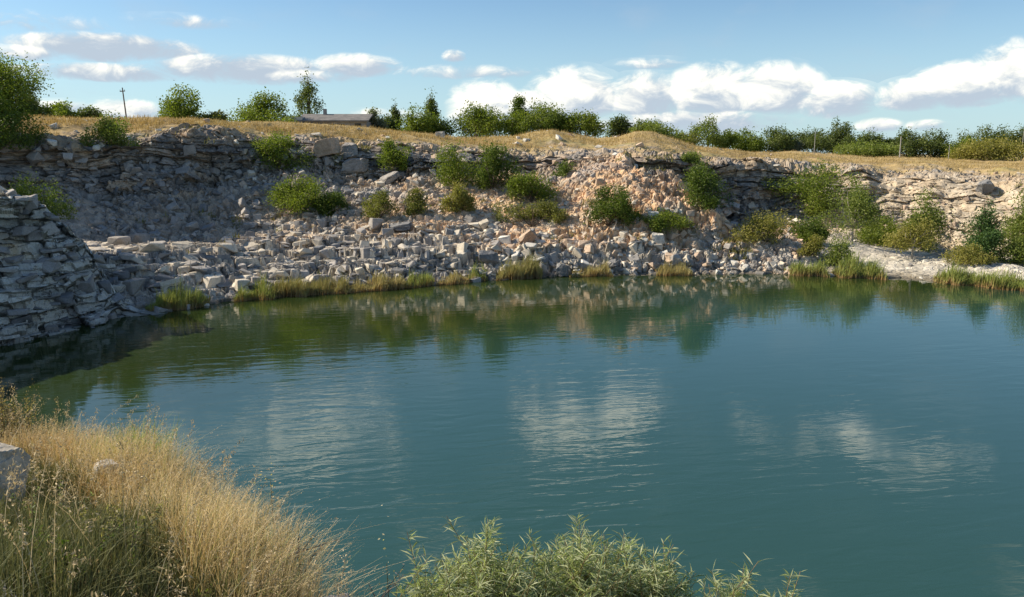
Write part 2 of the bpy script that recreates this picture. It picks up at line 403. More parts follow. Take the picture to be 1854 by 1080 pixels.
stone_k = np.clip((rnd(h3_, 13) - .5) * 2.4, 0, 1) * .75
c = lerp(c, soilc, slope_soil * (1 - stone_k * .8))
c = lerp(c, np.tile(pale, (len(Q), 1)), slope_soil * stone_k * .55)
c = lerp(c, np.tile(orange, (len(Q), 1)), np.clip(fan, 0, 1) * .5 * (1 - stone_k))
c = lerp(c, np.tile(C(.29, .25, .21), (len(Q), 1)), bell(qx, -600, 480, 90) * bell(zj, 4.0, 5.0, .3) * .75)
c = lerp(c, np.tile(C(.50, .42, .30), (len(Q), 1)), bell(qx, 1520, 2500, 80) * bell(zj, 4.2, 6.1, .4) * .75)   # cream slope at right
c = lerp(c, np.tile(C(.47, .43, .36), (len(Q), 1)), flat_r * .9)
cliffc = lerp(np.tile(C(.225, .212, .20), (len(Q), 1)), np.tile(C(.38, .31, .24), (len(Q), 1)), np.clip((rnd(hb, 8) - .35) * 1.8, 0, 1))
cliffc = lerp(cliffc, np.tile(dark, (len(Q), 1)), np.clip((bed - .62) * 3, 0, 1) * .7)
c = lerp(c, cliffc, np.clip(cl * 1.1, 0, 1) * (1 - .6 * bell(qx, 1520, 2500, 80)))
dirt = np.clip(bell(zj, 5.85, 6.6, .3) * (1.6 * nz), 0, 1)
c = lerp(c, np.tile(C(.36, .27, .175), (len(Q), 1)), dirt * (1 - np.clip((rnd(h2, 15) - .6) * 3, 0, 1)))
gr = np.clip((zj - 6.22 + (nz2 - .5) * .7) / .2, 0, 1)
gcol = lerp(np.tile(straw, (len(Q), 1)), np.tile(brown, (len(Q), 1)), np.clip((fbm(Q * C(1, 1, 3), .5, 4, 70) - .5) * 3.2, 0, 1) * .8)
gcol = lerp(gcol, np.tile(C(.22, .22, .08), (len(Q), 1)), np.clip((nz - .58) * 5, 0, 1) * .6)
c = lerp(c, gcol, gr)
c *= (.78 + .44 * rnd(h2, 14) * (1 - gr) + .22 * gr)[:, None]
c *= (.85 + .3 * rnd(h3_, 16) * (1 - gr) + .15 * gr)[:, None]
wet = np.clip(1 - (Pd[sel][:, 2] - .05) / .3, 0, 1)          # damp band at the waterline
c = lerp(c, c * C(.45, .42, .36), wet)
col[sel] = c
idx = np.arange(nC * nR).reshape(nC, nR)
F = np.stack([idx[:-1, :-1], idx[1:, :-1], idx[1:, 1:], idx[:-1, 1:]], -1).reshape(-1, 4)
ter = link('terrain', mesh_np('terrain', Pd, F, col, False, M_GROUND))
tag(ter, kind='structure')

# ------------------------------------------------------------------ blocky spur on the left
SP = {-560: (760, (620, .8), (300, 3.6), 1.0), -300: (690, (560, 1.0), (300, 4.0), 1.0), 0: (621, (520, 1.2), (342, 4.0), 1.0), 60: (610, (515, 1.1), (362, 3.8), 1.0), 110: (598, (520, 1.0), (404, 3.4), 1.),
      150: (590, (520, .9), (440, 3.0), .9), 190: (581, (540, .8), (508, 2.2), .8), 225: (574, (560, .6), (548, 1.5), .6), 262: (570, (566, .4), (562, .9), .3), 300: (567, (566, .3), (566, .6), 0)}
sk = sorted(SP)
spx = np.linspace(-560, 300, 520)
def interp_sp(f): return np.interp(spx, sk, [f(SP[k]) for k in sk])
wy = interp_sp(lambda s: s[0]); wY = -EYE / rayn(spx, wy)[2] * rayn(spx, wy)[1]
def pt(px, py, Y):
    u, fy, fz = rayn(px, py); t = Y / fy; return np.stack([u * t, Y, EYE + fz * t], 1)
kw = pt(spx, wy, wY); kw[:, 2] = 0
kl = pt(spx, interp_sp(lambda s: s[1][0]), wY + interp_sp(lambda s: s[1][1]))
kt = pt(spx, interp_sp(lambda s: s[2][0]), wY + interp_sp(lambda s: s[2][1]))
kt2 = kt * 1.06; kt2[:, 2] = kt[:, 2] * .97
kb = kt * 1.25; kb[:, 2] = np.minimum(kt[:, 2], .8) * .6
ku = kw * .95; ku[:, 2] = -1.5
km = (kw + kl) / 2 + np.array([0, -.1, 0]) * 1
rowsS = [6, 90, 160, 50, 40]; keyS = [ku, kw, kl, kt, kt2, kb]
S = []
for a in range(5):
    tt = np.linspace(0, 1, rowsS[a], endpoint=False)[None, :, None]
    S.append(keyS[a][:, None] * (1 - tt) + keyS[a + 1][:, None] * tt)
S.append(kb[:, None]); S = np.concatenate(S, 1)
for _ in range(4):
    Z = S.copy(); Z[:, 1:-1] = (S[:, :-2] + 2 * S[:, 1:-1] + S[:, 2:]) / 4; S = Z
Qp = S.reshape(-1, 3); sj = np.repeat(interp_sp(lambda s: s[3]), S.shape[1])
Qw = Qp + (np.stack([fbm(Qp, .5, 3, 71), fbm(Qp, .5, 3, 72), fbm(Qp, .35, 3, 73)], 1) - .5) * C(.10, .10, .30)
Qw = Qw + C(0, 0, 1) * (Qp[:, :1] * .05)
ha, oa, ea = worley(Qw, (2.0, 2.6, .50), 81, .55, 1.0)
hd, od, ed = worley(Qw, (.8, 1.0, .25), 82, .7, 1.0)
he, oe, ee = worley(Qw, (.22, .22, .16), 83)
bedn = rnd(h3(np.zeros(len(Qp)), np.zeros(len(Qp)), np.floor(Qw[:, 2] / .85), 5), 2)
o_ = (rnd(ha, 4) - .5) * 1.5 + (rnd(hd, 4) - .5) * .5 + (rnd(he, 4) - .5) * .07 + (bedn - .5) * .7 \
     + (oa[:, 0] * (rnd(ha, 6) - .5) + oa[:, 2] * (rnd(ha, 7) - .5)) * .2 - np.clip(1 - ea / .06, 0, 1) * .18 - np.clip(1 - ed / .06, 0, 1) * .05
Sd = Qp + C(.55, -.8, .22) * (o_ * sj)[:, None]
bh = .50; zs_ = Sd[:, 2] + (rnd(ha, 9) - .5) * .2 + (fbm(Qp, .2, 2, 7) - .5) * .8; zf = np.floor(zs_ / bh); fr = zs_ / bh - zf
Sd[:, 2] += sj * .9 * ((zf + np.clip((fr - .34) / .60, 0, 1)) * bh - zs_) + sj * (rnd(hd, 9) - .5) * .12
cs = lerp(np.tile(C(.40, .395, .37), (len(Qp), 1)), np.tile(C(.50, .465, .40), (len(Qp), 1)), np.clip(rnd(ha, 8) * 1.1 - .2 + (fbm(Qp, .8, 3, 5) - .5), 0, 1))
cs = lerp(cs, np.tile(C(.40, .31, .2), (len(Qp), 1)), np.clip((fbm(Qp, .5, 4, 91) - .56) * 6, 0, 1) * np.clip(Qp[:, 2] / 4, 0, 1))
cs = lerp(cs, np.tile(dark, (len(Qp), 1)), np.clip(1 - ea / .03, 0, 1) * .15)
cs *= (.8 + .4 * rnd(hd, 8))[:, None]
cs = lerp(cs, cs * .5, np.clip(1 - (Sd[:, 2] - .05) / .25, 0, 1))
a_, b_ = S.shape[:2]; ix = np.arange(a_ * b_).reshape(a_, b_)
Fs = np.stack([ix[:-1, :-1], ix[1:, :-1], ix[1:, 1:], ix[:-1, 1:]], -1).reshape(-1, 4)
spur = link('cliff', mesh_np('cliff', Sd, Fs, cs, False, M_GROUND)); tag(spur, kind='structure')

# ------------------------------------------------------------------ near bank
EDGE = np.array([(-60, 34), (-30, 22), (-16, 14.8), (-9, 11.0), (-6.3, 9.6), (-3.6, 7.7), (-2.2, 6.0), (-1.05, 4.2), (-.2, 2.9), (1.5, 2.2), (5, 2.0), (12, 0.5), (30, -3), (60, -8)], float)
def bank_h(x, y):
    ey = np.interp(x, EDGE[:, 0], EDGE[:, 1])
    d = (ey - y) * .8                                        # metres behind the edge
    top = np.interp(x, [-30, -9, -6.3, -3.6, -2, 0], [3.2, 3.7, 4.1, 4.78, 5.1, 5.15]) + np.clip(d, 0, 3.5) * .36
    fall = np.clip(-d, 0, 30)
    P3 = np.stack([x, y, np.zeros_like(x)], 1)
    n = (fbm(P3, .5, 4, 101) - .5) * .7 + (fbm(P3, 2.2, 3, 102) - .5) * .18
    return top - np.clip(fall, 0, .5) * 1.2 - np.clip(fall - .5, 0, 30) * 2.1 * (1 - .25 * np.clip(fall / 4, 0, 1)) + n * np.clip((top + 2) / 4, 0, 1)
bx = np.concatenate([np.linspace(-60, -13, 90), np.linspace(-12.9, 8, 420), np.linspace(8.2, 60, 60)])
bt = np.concatenate([np.linspace(-40, -1.6, 40), np.linspace(-1.5, 6, 220)])
BX, BT = np.meshgrid(bx, bt, indexing='ij')
BY = np.interp(BX, EDGE[:, 0], EDGE[:, 1]) * np.clip((BT + 12) / 12, 0, 1) + BT
BZ = np.maximum(bank_h(BX.ravel(), BY.ravel()), -2.5)
Pb = np.stack([BX.ravel(), BY.ravel(), BZ], 1)
hq, fq = facets(Pb, (.5, .5, .4), 111, 1.2)
steep = np.clip((-(np.interp(Pb[:, 0], EDGE[:, 0], EDGE[:, 1]) - Pb[:, 1]) * .8 - .1) / .4, 0, 1)
Pb[:, 2] += fq * .22 * steep; Pb[:, 1] += fq * .15 * steep
cb = lerp(np.tile(C(.20, .15, .085), (len(Pb), 1)), np.tile(C(.30, .27, .22), (len(Pb), 1)), steep * .9)
cb *= (.75 + .5 * rnd(hq, 3))[:, None]
ix = np.arange(BX.size).reshape(BX.shape)
Fb = np.stack([ix[:-1, :-1], ix[1:, :-1], ix[1:, 1:], ix[:-1, 1:]], -1).reshape(-1, 4)
bank = link('ground', mesh_np('ground', Pb, Fb, cb, False, M_NEAR)); tag(bank, kind='structure')

# ------------------------------------------------------------------ water
def mat_water():
    m, t, o = new_mat('lake_water')
    ge = t.new('ShaderNodeNewGeometry'); pos = ge.outputs['Position']
    s = t.new('ShaderNodeSeparateXYZ'); t.l.new(pos, s.inputs[0])
    X, Y = s.outputs[0], s.outputs[1]
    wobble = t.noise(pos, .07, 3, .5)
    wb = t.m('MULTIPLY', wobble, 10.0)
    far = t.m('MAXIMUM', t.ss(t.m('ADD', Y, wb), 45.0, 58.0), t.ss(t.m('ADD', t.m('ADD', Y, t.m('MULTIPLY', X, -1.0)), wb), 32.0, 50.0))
    body = t.mix(far, (.022, .063, .052, 1), (.022, .037, .009, 1))  # shore green, with dark reflections of bank and trees put into the colour
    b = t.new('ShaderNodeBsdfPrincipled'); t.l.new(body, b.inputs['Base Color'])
    b.inputs['Roughness'].default_value = .035; b.inputs['IOR'].default_value = 1.39
    # ripples: long crests that run roughly across the view, turned a little on the left
    ang = R(-12); ca, sa = math.cos(ang), math.sin(ang)
    xr = t.m('ADD', t.m('MULTIPLY', X, ca), t.m('MULTIPLY', Y, -sa)); yr = t.m('ADD', t.m('MULTIPLY', X, sa), t.m('MULTIPLY', Y, ca))
    w1 = t.noise(t.xyz(t.m('MULTIPLY', xr, .55), t.m('MULTIPLY', yr, 1.9), 0.0), 1.0, 3, .5, .6)
    w2 = t.noise(t.xyz(t.m('MULTIPLY', X, 1.6), t.m('MULTIPLY', Y, 5.0), 3.0), 1.0, 2, .5, .4)
    w3 = t.noise(t.xyz(t.m('MULTIPLY', X, 5.0), t.m('MULTIPLY', Y, 13.0), 7.0), 1.0, 2, .5, .2)
    near = t.ss(t.m('ADD', Y, t.m('MULTIPLY', X, .3)), 12.0, 44.0, .66, .22, 'LINEAR')
    gust = t.ss(t.noise(pos, .07, 4, .55, .8), .36, .64, .38, 1.2)
    hgt = t.m('ADD', t.m('ADD', t.m('MULTIPLY', w1, .030), t.m('MULTIPLY', w2, .0055)), t.m('MULTIPLY', w3, .0008))
    hgt = t.m('MULTIPLY', hgt, t.m('MULTIPLY', near, gust))
    bp = t.new('ShaderNodeBump'); bp.inputs['Strength'].default_value = 1.0; bp.inputs['Distance'].default_value = 1.0
    t.l.new(hgt, bp.inputs['Height']); t.l.new(bp.outputs[0], b.inputs['Normal'])
    t.l.new(b.outputs[0], o.inputs[0]); return m
wv = np.array([(-90, -10, 0), (90, -10, 0), (90, 62, 0), (-90, 62, 0)], float)
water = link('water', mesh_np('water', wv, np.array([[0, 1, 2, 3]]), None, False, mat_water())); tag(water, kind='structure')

# ------------------------------------------------------------------ placing on the ground
sub = (slice(0, None, 4), slice(0, None, 4))
Pg = Pd.reshape(nC, nR, 3)[sub]; ii = np.arange(Pg.shape[0] * Pg.shape[1]).reshape(Pg.shape[:2])
Fq = np.stack([ii[:-1, :-1], ii[1:, :-1], ii[1:, 1:], ii[:-1, 1:]], -1).reshape(-1, 4)
BV = BVHTree.FromPolygons(Pg.reshape(-1, 3).tolist(), Fq.tolist())
Sg = Sd.reshape(a_, b_, 3)[sub]; ii = np.arange(Sg.shape[0] * Sg.shape[1]).reshape(Sg.shape[:2])
Fq = np.stack([ii[:-1, :-1], ii[1:, :-1], ii[1:, 1:], ii[:-1, 1:]], -1).reshape(-1, 4)
BVS = BVHTree.FromPolygons(Sg.reshape(-1, 3).tolist(), Fq.tolist())
def hit(px, py, bv=None):
    d = Vector(ray(px, py)).normalized()
    p, n, i, dist = (bv or BV).ray_cast(Vector((0, 0, EYE)), d)
    return p, n
def ground_at(x, y):
    p, n, i, d = BV.ray_cast(Vector((x, y, 60)), Vector((0, 0, -1)))
    return p.z if p else 0.0
def at(px, py, Y):
    u, fy, fz = ray(px, py); return Vector((u * Y / fy, Y, EYE + fz * Y / fy))

# ------------------------------------------------------------------ stones
def rock_mesh(seed, flat=.6, pts=15):
    r = random.Random(seed); bm = bmesh.new()
    sx, sy, sz = 1, r.uniform(.6, .95), flat * r.uniform(.75, 1.2)
    for k in range(pts):
        v = Vector((r.choice((-1, 1)) * r.uniform(.55, 1), r.choice((-1, 1)) * r.uniform(.5, 1), r.choice((-1, 1)) * r.uniform(.6, 1)))
        bm.verts.new((v.x * sx * .5, v.y * sy * .5, v.z * sz * .5))
    res = bmesh.ops.convex_hull(bm, input=bm.verts)
    bmesh.ops.delete(bm, geom=list({e for e in res['geom_interior'] if isinstance(e, bmesh.types.BMVert)}), context='VERTS')
    loose = [v for v in bm.verts if not v.link_faces]
    bmesh.ops.delete(bm, geom=loose, context='VERTS')
    bmesh.ops.triangulate(bm, faces=bm.faces)
    bmesh.ops.bevel(bm, geom=list(bm.edges), offset=.035, segments=1, affect='EDGES', profile=.6)
    bmesh.ops.triangulate(bm, faces=bm.faces)
    V = np.array([v.co[:] for v in bm.verts]); F = np.array([[v.index for v in f.verts] for f in bm.faces]) if bm.verts.index_update() is None else None
    bm.free(); return V, F
ROCKS = [rock_mesh(s, f) for s, f in zip(range(14), (.9, .75, .6, .5, .4, .35, .8, .3, .65, .55, .45, .28, .7, .95))]
SLABS = [3, 4, 5, 7, 10, 11]
def rock_col(kind, r):
    base = {'pale': C(.56, .50, .41), 'grey': C(.34, .315, .29), 'blue': C(.225, .222, .222), 'tan': C(.51, .385, .285), 'white': C(.62, .585, .52)}[kind]
    return base * r.uniform(.78, 1.15)
_cache = {}
def rock_data(v, kind, k):
    key = (v, kind, k)
    if key not in _cache:
        V, Fr = ROCKS[v]; r = random.Random(hash(key) & 0xffff if False else v * 31 + k * 7 + len(kind))
        _cache[key] = mesh_np('boulder', V, Fr, np.tile(rock_col(kind, r), (len(V), 1)), False, M_GROUND)
    return _cache[key]
def rand_rot(r, flat):
    return Matrix.Rotation(r.uniform(0, 6.28), 3, 'Z') @ Matrix.Rotation(r.gauss(0, flat), 3, 'X') @ Matrix.Rotation(r.gauss(0, flat), 3, 'Y')
# regions: px range, py range, count, size range, palette, slab share, tilt, label
REG = [
 ((180, 470), (440, 565), 460, (.2, 1.4), ('pale', 'pale', 'grey', 'grey', 'blue'), .7, .12, 'pale grey slab on the stepped stone shelf at the left of the far shore', 0),
 ((440, 900), (405, 515), 1300, (.18, 1.0), ('pale', 'grey', 'pale', 'grey', 'blue'), .6, .2, 'broken grey block in the stone field above the reeds in the centre left', 0),
 ((880, 1160), (420, 500), 600, (.16, 1.0), ('pale', 'grey', 'pale', 'blue', 'white'), .45, .3, 'jagged grey and white block on the shore left of centre below the orange slope', 0),
 ((1120, 1440), (425, 497), 780, (.12, .75), ('pale', 'white', 'grey', 'tan'), .3, .4, 'white or tan stone heaped on the shore at the foot of the orange scree', 0),
 ((60, 500), (270, 440), 1300, (.12, .9), ('grey', 'blue', 'grey'), .3, .5, 'dark grey stone on the shaded scree under the layered wall', 0),
 ((440, 860), (270, 410), 1400, (.12, .8), ('grey', 'pale', 'grey', 'tan'), .35, .5, 'loose grey rock on the slope between the bushes left of centre', 0),
 ((860, 1330), (285, 425), 1500, (.10, .62), ('tan', 'tan', 'pale', 'tan', 'grey'), .3, .4, 'tan rock tumbled down the orange scree fan', 0),
 ((1290, 1480), (355, 450), 260, (.2, .9), ('pale', 'grey', 'tan'), .3, .5, 'pale rock in the hollow beside the dark recessed wall', 0),
 ((1500, 1854), (310, 440), 700, (.10, .55), ('tan', 'pale', 'tan'), .45, .4, 'cream rock on the sunlit slope at the right', 0),
 ((1420, 1740), (435, 510), 220, (.12, .7), ('white', 'pale', 'grey'), .4, .3, 'small white stone on the gravel apron at the right', 0),
 ((70, 560), (212, 268), 110, (.2, .9), ('pale', 'tan', 'white'), .4, .3, 'pale stone lying on the dry earth above the shaded wall', 0),
 ((560, 1500), (235, 300), 130, (.2, .9), ('pale', 'tan', 'white'), .4, .3, 'pale stone on the grassy rim above the middle of the quarry', 0),
 ((0, 270), (350, 600), 260, (.2, 1.2), ('grey', 'blue', 'grey'), .4, .2, 'blue grey block loose on the near rock spur at the left', 1),
]
cand = []
rr = random.Random(5)
for ri, (xr_, yr_, cnt, sz, pal, sl_, tl, lab, onspur) in enumerate(REG):
    for k in range(cnt):
        px, py = rr.uniform(*xr_), rr.uniform(*yr_)
        p, n = hit(px, py, BVS if onspur else BV)
        if p is None or p.z < -.1 or p.y > 130: continue
        if not onspur:
            q, _ = hit(px, py, BVS)
            if q is not None and q.y < p.y - .5: continue
        if px > 1560 and py > 435 and rr.random() < .6: continue
        s = sz[0] + (sz[1] - sz[0]) * rr.random() ** 3.4
        if s > .7 and p.z < .6: continue
        if ri in (4, 5, 6) and fbm(np.array([[p.x, p.y, p.z]]), .22, 3, 40)[0] > .54 and rr.random() < .5: continue
        if s < .6 and vnoise(np.array([[p.x, p.y, p.z * 2]]), .55, 77)[0] < rr.uniform(.38, .56): continue
        if ri in (2, 3, 6) and py < 462 and rr.random() < .6: pal = ('tan', 'tan', 'pale')
        elif ri in (2, 3, 6): pal = REG[ri][4]
        v = rr.choice(SLABS) if rr.random() < sl_ else rr.randrange(len(ROCKS))
        cand.append((s * FPX / p.y, s, p, v, rr.choice(pal), rr.randrange(5), rand_rot(rr, tl), ri, rr.uniform(.75, 1.3)))
cand.sort(key=lambda c_: -c_[0])
things, rest = cand[:285], cand[285:]
LAND = [(318, 535, 'reed clump nearest the spur'), (490, 520, 'long reed belt, left half'), (670, 510, 'long reed belt, right half'), (820, 500, 'thin straw coloured reeds'),
        (940, 485, 'round dense reed clump'), (1070, 488, 'straw coloured clump'), (1220, 488, 'small yellow reed clump'), (1463, 485, 'green reeds with dark stones'), (1560, 488, 'broad green reed clump'),
        (536, 350, 'wide green scree bush'), (595, 370, 'small dark scree bush'), (686, 372, 'sparse olive bush'), (753, 366, 'small upright olive bush'), (826, 358, 'yellow green bush'),
        (962, 386, 'low wide olive bush'), (962, 336, 'rounded central bush'), (1100, 372, 'dense dark pointed bush'), (1190, 402, 'low oval bush'), (1380, 408, 'yellow green thicket'),
        (590, 265, 'big pale boulder'), (508, 270, 'bush over the hollow'), (712, 282, 'round bush under the rim'), (1270, 336, 'bush by the vertical wall'), (1652, 433, 'small young tree'),
        (100, 500, 'near spur face'), (60, 400, 'near spur top'), (300, 400, 'shaded scree at the left'), (1192, 445, 'bright white upright block'), (725, 415, 'long dark flat slab')]
SZW = ('large', 'middling', 'small')
def pix(p):
    d = Vector(p) - Vector((0, 0, EYE)); f = d.y * math.cos(PITCH) - d.z * math.sin(PITCH); u_ = d.y * math.sin(PITCH) + d.z * math.cos(PITCH)
    return CX + FPX * d.x / f, CY - FPX * u_ / f
CN = {'pale': 'pale', 'grey': 'grey', 'blue': 'dark grey', 'tan': 'tan', 'white': 'whitish'}
buck = {}
for (_, s, p, v, kind, k, rot, ri, ex) in things:
    o = link('boulder', rock_data(v, kind, k)); o.location = p + Vector((0, 0, s * .05))
    o.rotation_euler = rot.to_euler(); o.scale = (s * ex, s, s)
    x_, y_ = pix(p); L_ = min(LAND, key=lambda q_: (q_[0] - x_) ** 2 + ((q_[1] - y_) * 1.4) ** 2); ddx, ddy = x_ - L_[0], y_ - L_[1]
    rel = ('right of' if ddx > 0 else 'left of') if abs(ddx) > abs(ddy) * 1.3 else ('below' if ddy > 0 else 'above')
    if L_[2].startswith('near spur') or 'shaded scree' in L_[2]: rel = 'on'
    lb = f"{CN[kind]} {'slab' if v in SLABS else 'block'} {rel} the {L_[2]}"
    buck.setdefault(lb, []).append((x_, o))
ORD = ['leftmost', 'second', 'third', 'fourth', 'fifth', 'sixth', 'seventh', 'eighth', 'ninth', 'tenth', 'eleventh', 'twelfth', 'thirteenth', 'fourteenth', 'fifteenth', 'sixteenth', 'seventeenth', 'eighteenth', 'nineteenth', 'twentieth']
for lb, lst in buck.items():
    lst.sort(key=lambda q_: q_[0])
    for i_, (x_, o) in enumerate(lst):
        pre = '' if len(lst) == 1 else ((('left one of two, ', 'right one of two, ')[i_]) if len(lst) == 2 else (ORD[min(i_, 19)] + (' from left, ' if i_ else ', ')))
        tag(o, pre + lb, 'rock', 'loose rocks on the quarry shore and slopes')
VV, FF, CC = [], [], []; base = 0
for (_, s, p, v, kind, k, rot, ri, ex) in rest:
    V, Fr = ROCKS[v]; m3 = np.array(rot)
    VV.append((V * np.array([s * ex, s, s])) @ m3.T + np.array(p) + np.array([0, 0, s * .05])); FF.append(Fr + base); base += len(V)
    CC.append(np.tile(rock_col(kind, random.Random(base)), (len(V), 1)))
rub_o = link('rubble', mesh_np('rubble', np.concatenate(VV), np.concatenate(FF), np.concatenate(CC), False, M_GROUND))
tag(rub_o, 'loose broken limestone rubble strewn over the quarry slopes and shore', 'rubble', kind='stuff')

def rough_rock(v, seed):
    q = np.random.default_rng(seed * 13 + v); bm = bmesh.new(); bmesh.ops.create_icosphere(bm, subdivisions=6, radius=1.0); bm.verts.index_update()
    d = np.array([x.co[:] for x in bm.verts]); F2 = np.array([[x.index for x in f.verts] for f in bm.faces]); bm.free()
    d /= np.linalg.norm(d, axis=1, keepdims=True)
    pl = q.normal(size=(16, 3)); pl[:6] = np.array([(1, .1, 0), (-1, 0, .1), (0, 1, .1), (.1, -1, 0), (.05, 0, 1), (0, 0, -1)]) + q.normal(0, .12, (6, 3))
    pl /= np.linalg.norm(pl, axis=1, keepdims=True); off = q.uniform(.43, .56, 16); off[:6] = q.uniform(.36, .46, 6)
    dp = d @ pl.T; rad = np.where(dp > .05, off / np.maximum(dp, .05), 9).min(1)
    sc_ = np.array([1, .85, ROCKS[v][0][:, 2].max() * 2]); V2 = d * rad[:, None] * sc_
    h, o, e = worley(V2, (.30, .30, .13), seed, 1, .8); h2_, o2, e2 = worley(V2, (.09, .09, .06), seed + 1, 1, .7)
    k = (rnd(h, 3) - .5) * .045 + (rnd(h2_, 3) - .5) * .014 + (fbm(V2, 3.0, 5, seed) - .5) * .09
    return V2 * (1 + k[:, None] * 1.6), F2, .7 + .3 * rnd(h2_, 5) + .45 * (fbm(V2, 5, 4, seed) - .1)
def one_rock(px, py, w, h, v, kind, label, bv=None, Y=None, name='boulder', tilt=0.1, seed=1):
    p = at(px, py, Y) if Y else hit(px, py, bv)[0]
    s = w * p.y / FPX; r = random.Random(seed)
    V, Fr, tn = rough_rock(v, int(px) + seed); zs = V[:, 2].max() - V[:, 2].min()
    o = link(name, mesh_np(name, V, Fr, rock_col(kind, r)[None, :] * tn[:, None], False, M_GROUND))
    o.location = p + Vector((0, 0, h * p.y / FPX * .45)); o.scale = (s, s * .8, h * p.y / FPX / zs)
    o.rotation_euler = (r.gauss(0, tilt), r.gauss(0, tilt), r.uniform(-.5, .5))
    return tag(o, label, 'rock')
one_rock(590, 281, 48, 32, 8, 'tan', 'big pale tan boulder perched under the rim left of centre')
one_rock(634, 285, 34, 28, 6, 'grey', 'grey boulder wedged right of the big pale boulder under the rim')
one_rock(796, 249, 20, 12, 2, 'pale', 'small pale rock alone on the dry grass skyline near the tall thin poplars')
one_rock(645, 312, 52, 26, 12, 'grey', 'broad grey block sitting below the big pale boulder')
one_rock(705, 330, 46, 16, 9, 'grey', 'long tilted grey block above the sparse yellow bushes', tilt=.35)
one_rock(1018, 500, 28, 24, 8, 'blue', 'dark slate coloured block by the waterline right of the round reed clump', seed=4)
one_rock(955, 440, 36, 24, 9, 'tan', 'tan block leaning on edge above the round reed clump', tilt=.5)
one_rock(1192, 445, 24, 26, 13, 'white', 'bright white upright block on the shore below the low oval bush')
one_rock(725, 415, 52, 13, 5, 'blue', 'long dark flat slab lying on the pale stone shelf')
one_rock(1183, 400, 22, 20, 1, 'white', 'white stone beside the low oval bush on the orange slope')
one_rock(882, 474, 38, 24, 4, 'blue', 'dark grey ledge block above and left of the round reed clump', seed=3)
one_rock(1782, 350, 30, 26, 6, 'blue', 'dark pointed rock standing in for a shaded recess near the rim at the right', tilt=.4)  # dark rock added where the bank only has a shaded recess

# ------------------------------------------------------------------ plants
def tube(pts, rad, sides=6):
    pts = [Vector(p) for p in pts]; V = []; F = []
    for i, p in enumerate(pts):
        d = (pts[min(i + 1, len(pts) - 1)] - pts[max(i - 1, 0)]).normalized()
        a = d.orthogonal().normalized(); b = d.cross(a)
        for k in range(sides):
            t = 2 * math.pi * k / sides; V.append(p + (a * math.cos(t) + b * math.sin(t)) * rad[i])
    for i in range(len(pts) - 1):
        for k in range(sides):
            F.append((i * sides + k, i * sides + (k + 1) % sides, (i + 1) * sides + (k + 1) % sides, (i + 1) * sides + k))
    return np.array([v[:] for v in V]), np.array(F)
def joinm(parts):
    VV, FF, b = [], [], 0
    for V, F in parts: VV.append(V); FF.append(F + b); b += len(V)
    return np.concatenate(VV), np.concatenate(FF)
def leaves(cent, size, aspect=.55, r=None, colr=None, up=.3):
    """leaf-shaped quads at cent (n,3)"""
    n = len(cent)
    d = r.normal(size=(n, 3)); d[:, 2] = d[:, 2] * .7 + up; d /= np.linalg.norm(d, axis=1, keepdims=True)
    s = np.cross(d, r.normal(size=(n, 3))); s /= np.linalg.norm(s, axis=1, keepdims=True)
    L = (size * r.uniform(.6, 1.35, n))[:, None]
    a = cent - d * L * .5; b = cent + s * L * aspect * .5; c_ = cent + d * L * .5; e = cent - s * L * aspect * .5
    V = np.stack([a, b, c_, e], 1).reshape(-1, 3); F = np.arange(n * 4).reshape(n, 4)
    return V, F, np.repeat(colr, 4, 0)
PAL = {'green': (C(.085, .125, .020), C(.22, .255, .04)), 'dark': (C(.055, .09, .018), C(.15, .19, .034)), 'olive': (C(.115, .125, .035), C(.22, .215, .06)),
       'yellow': (C(.19, .19, .045), C(.30, .26, .08)), 'light': (C(.12, .16, .035), C(.21, .24, .06)), 'far': (C(.07, .10, .035), C(.15, .175, .05)),
       'grey': (C(.12, .14, .09), C(.2, .21, .14)), 'juniper': (C(.055, .105, .035), C(.10, .16, .05))}
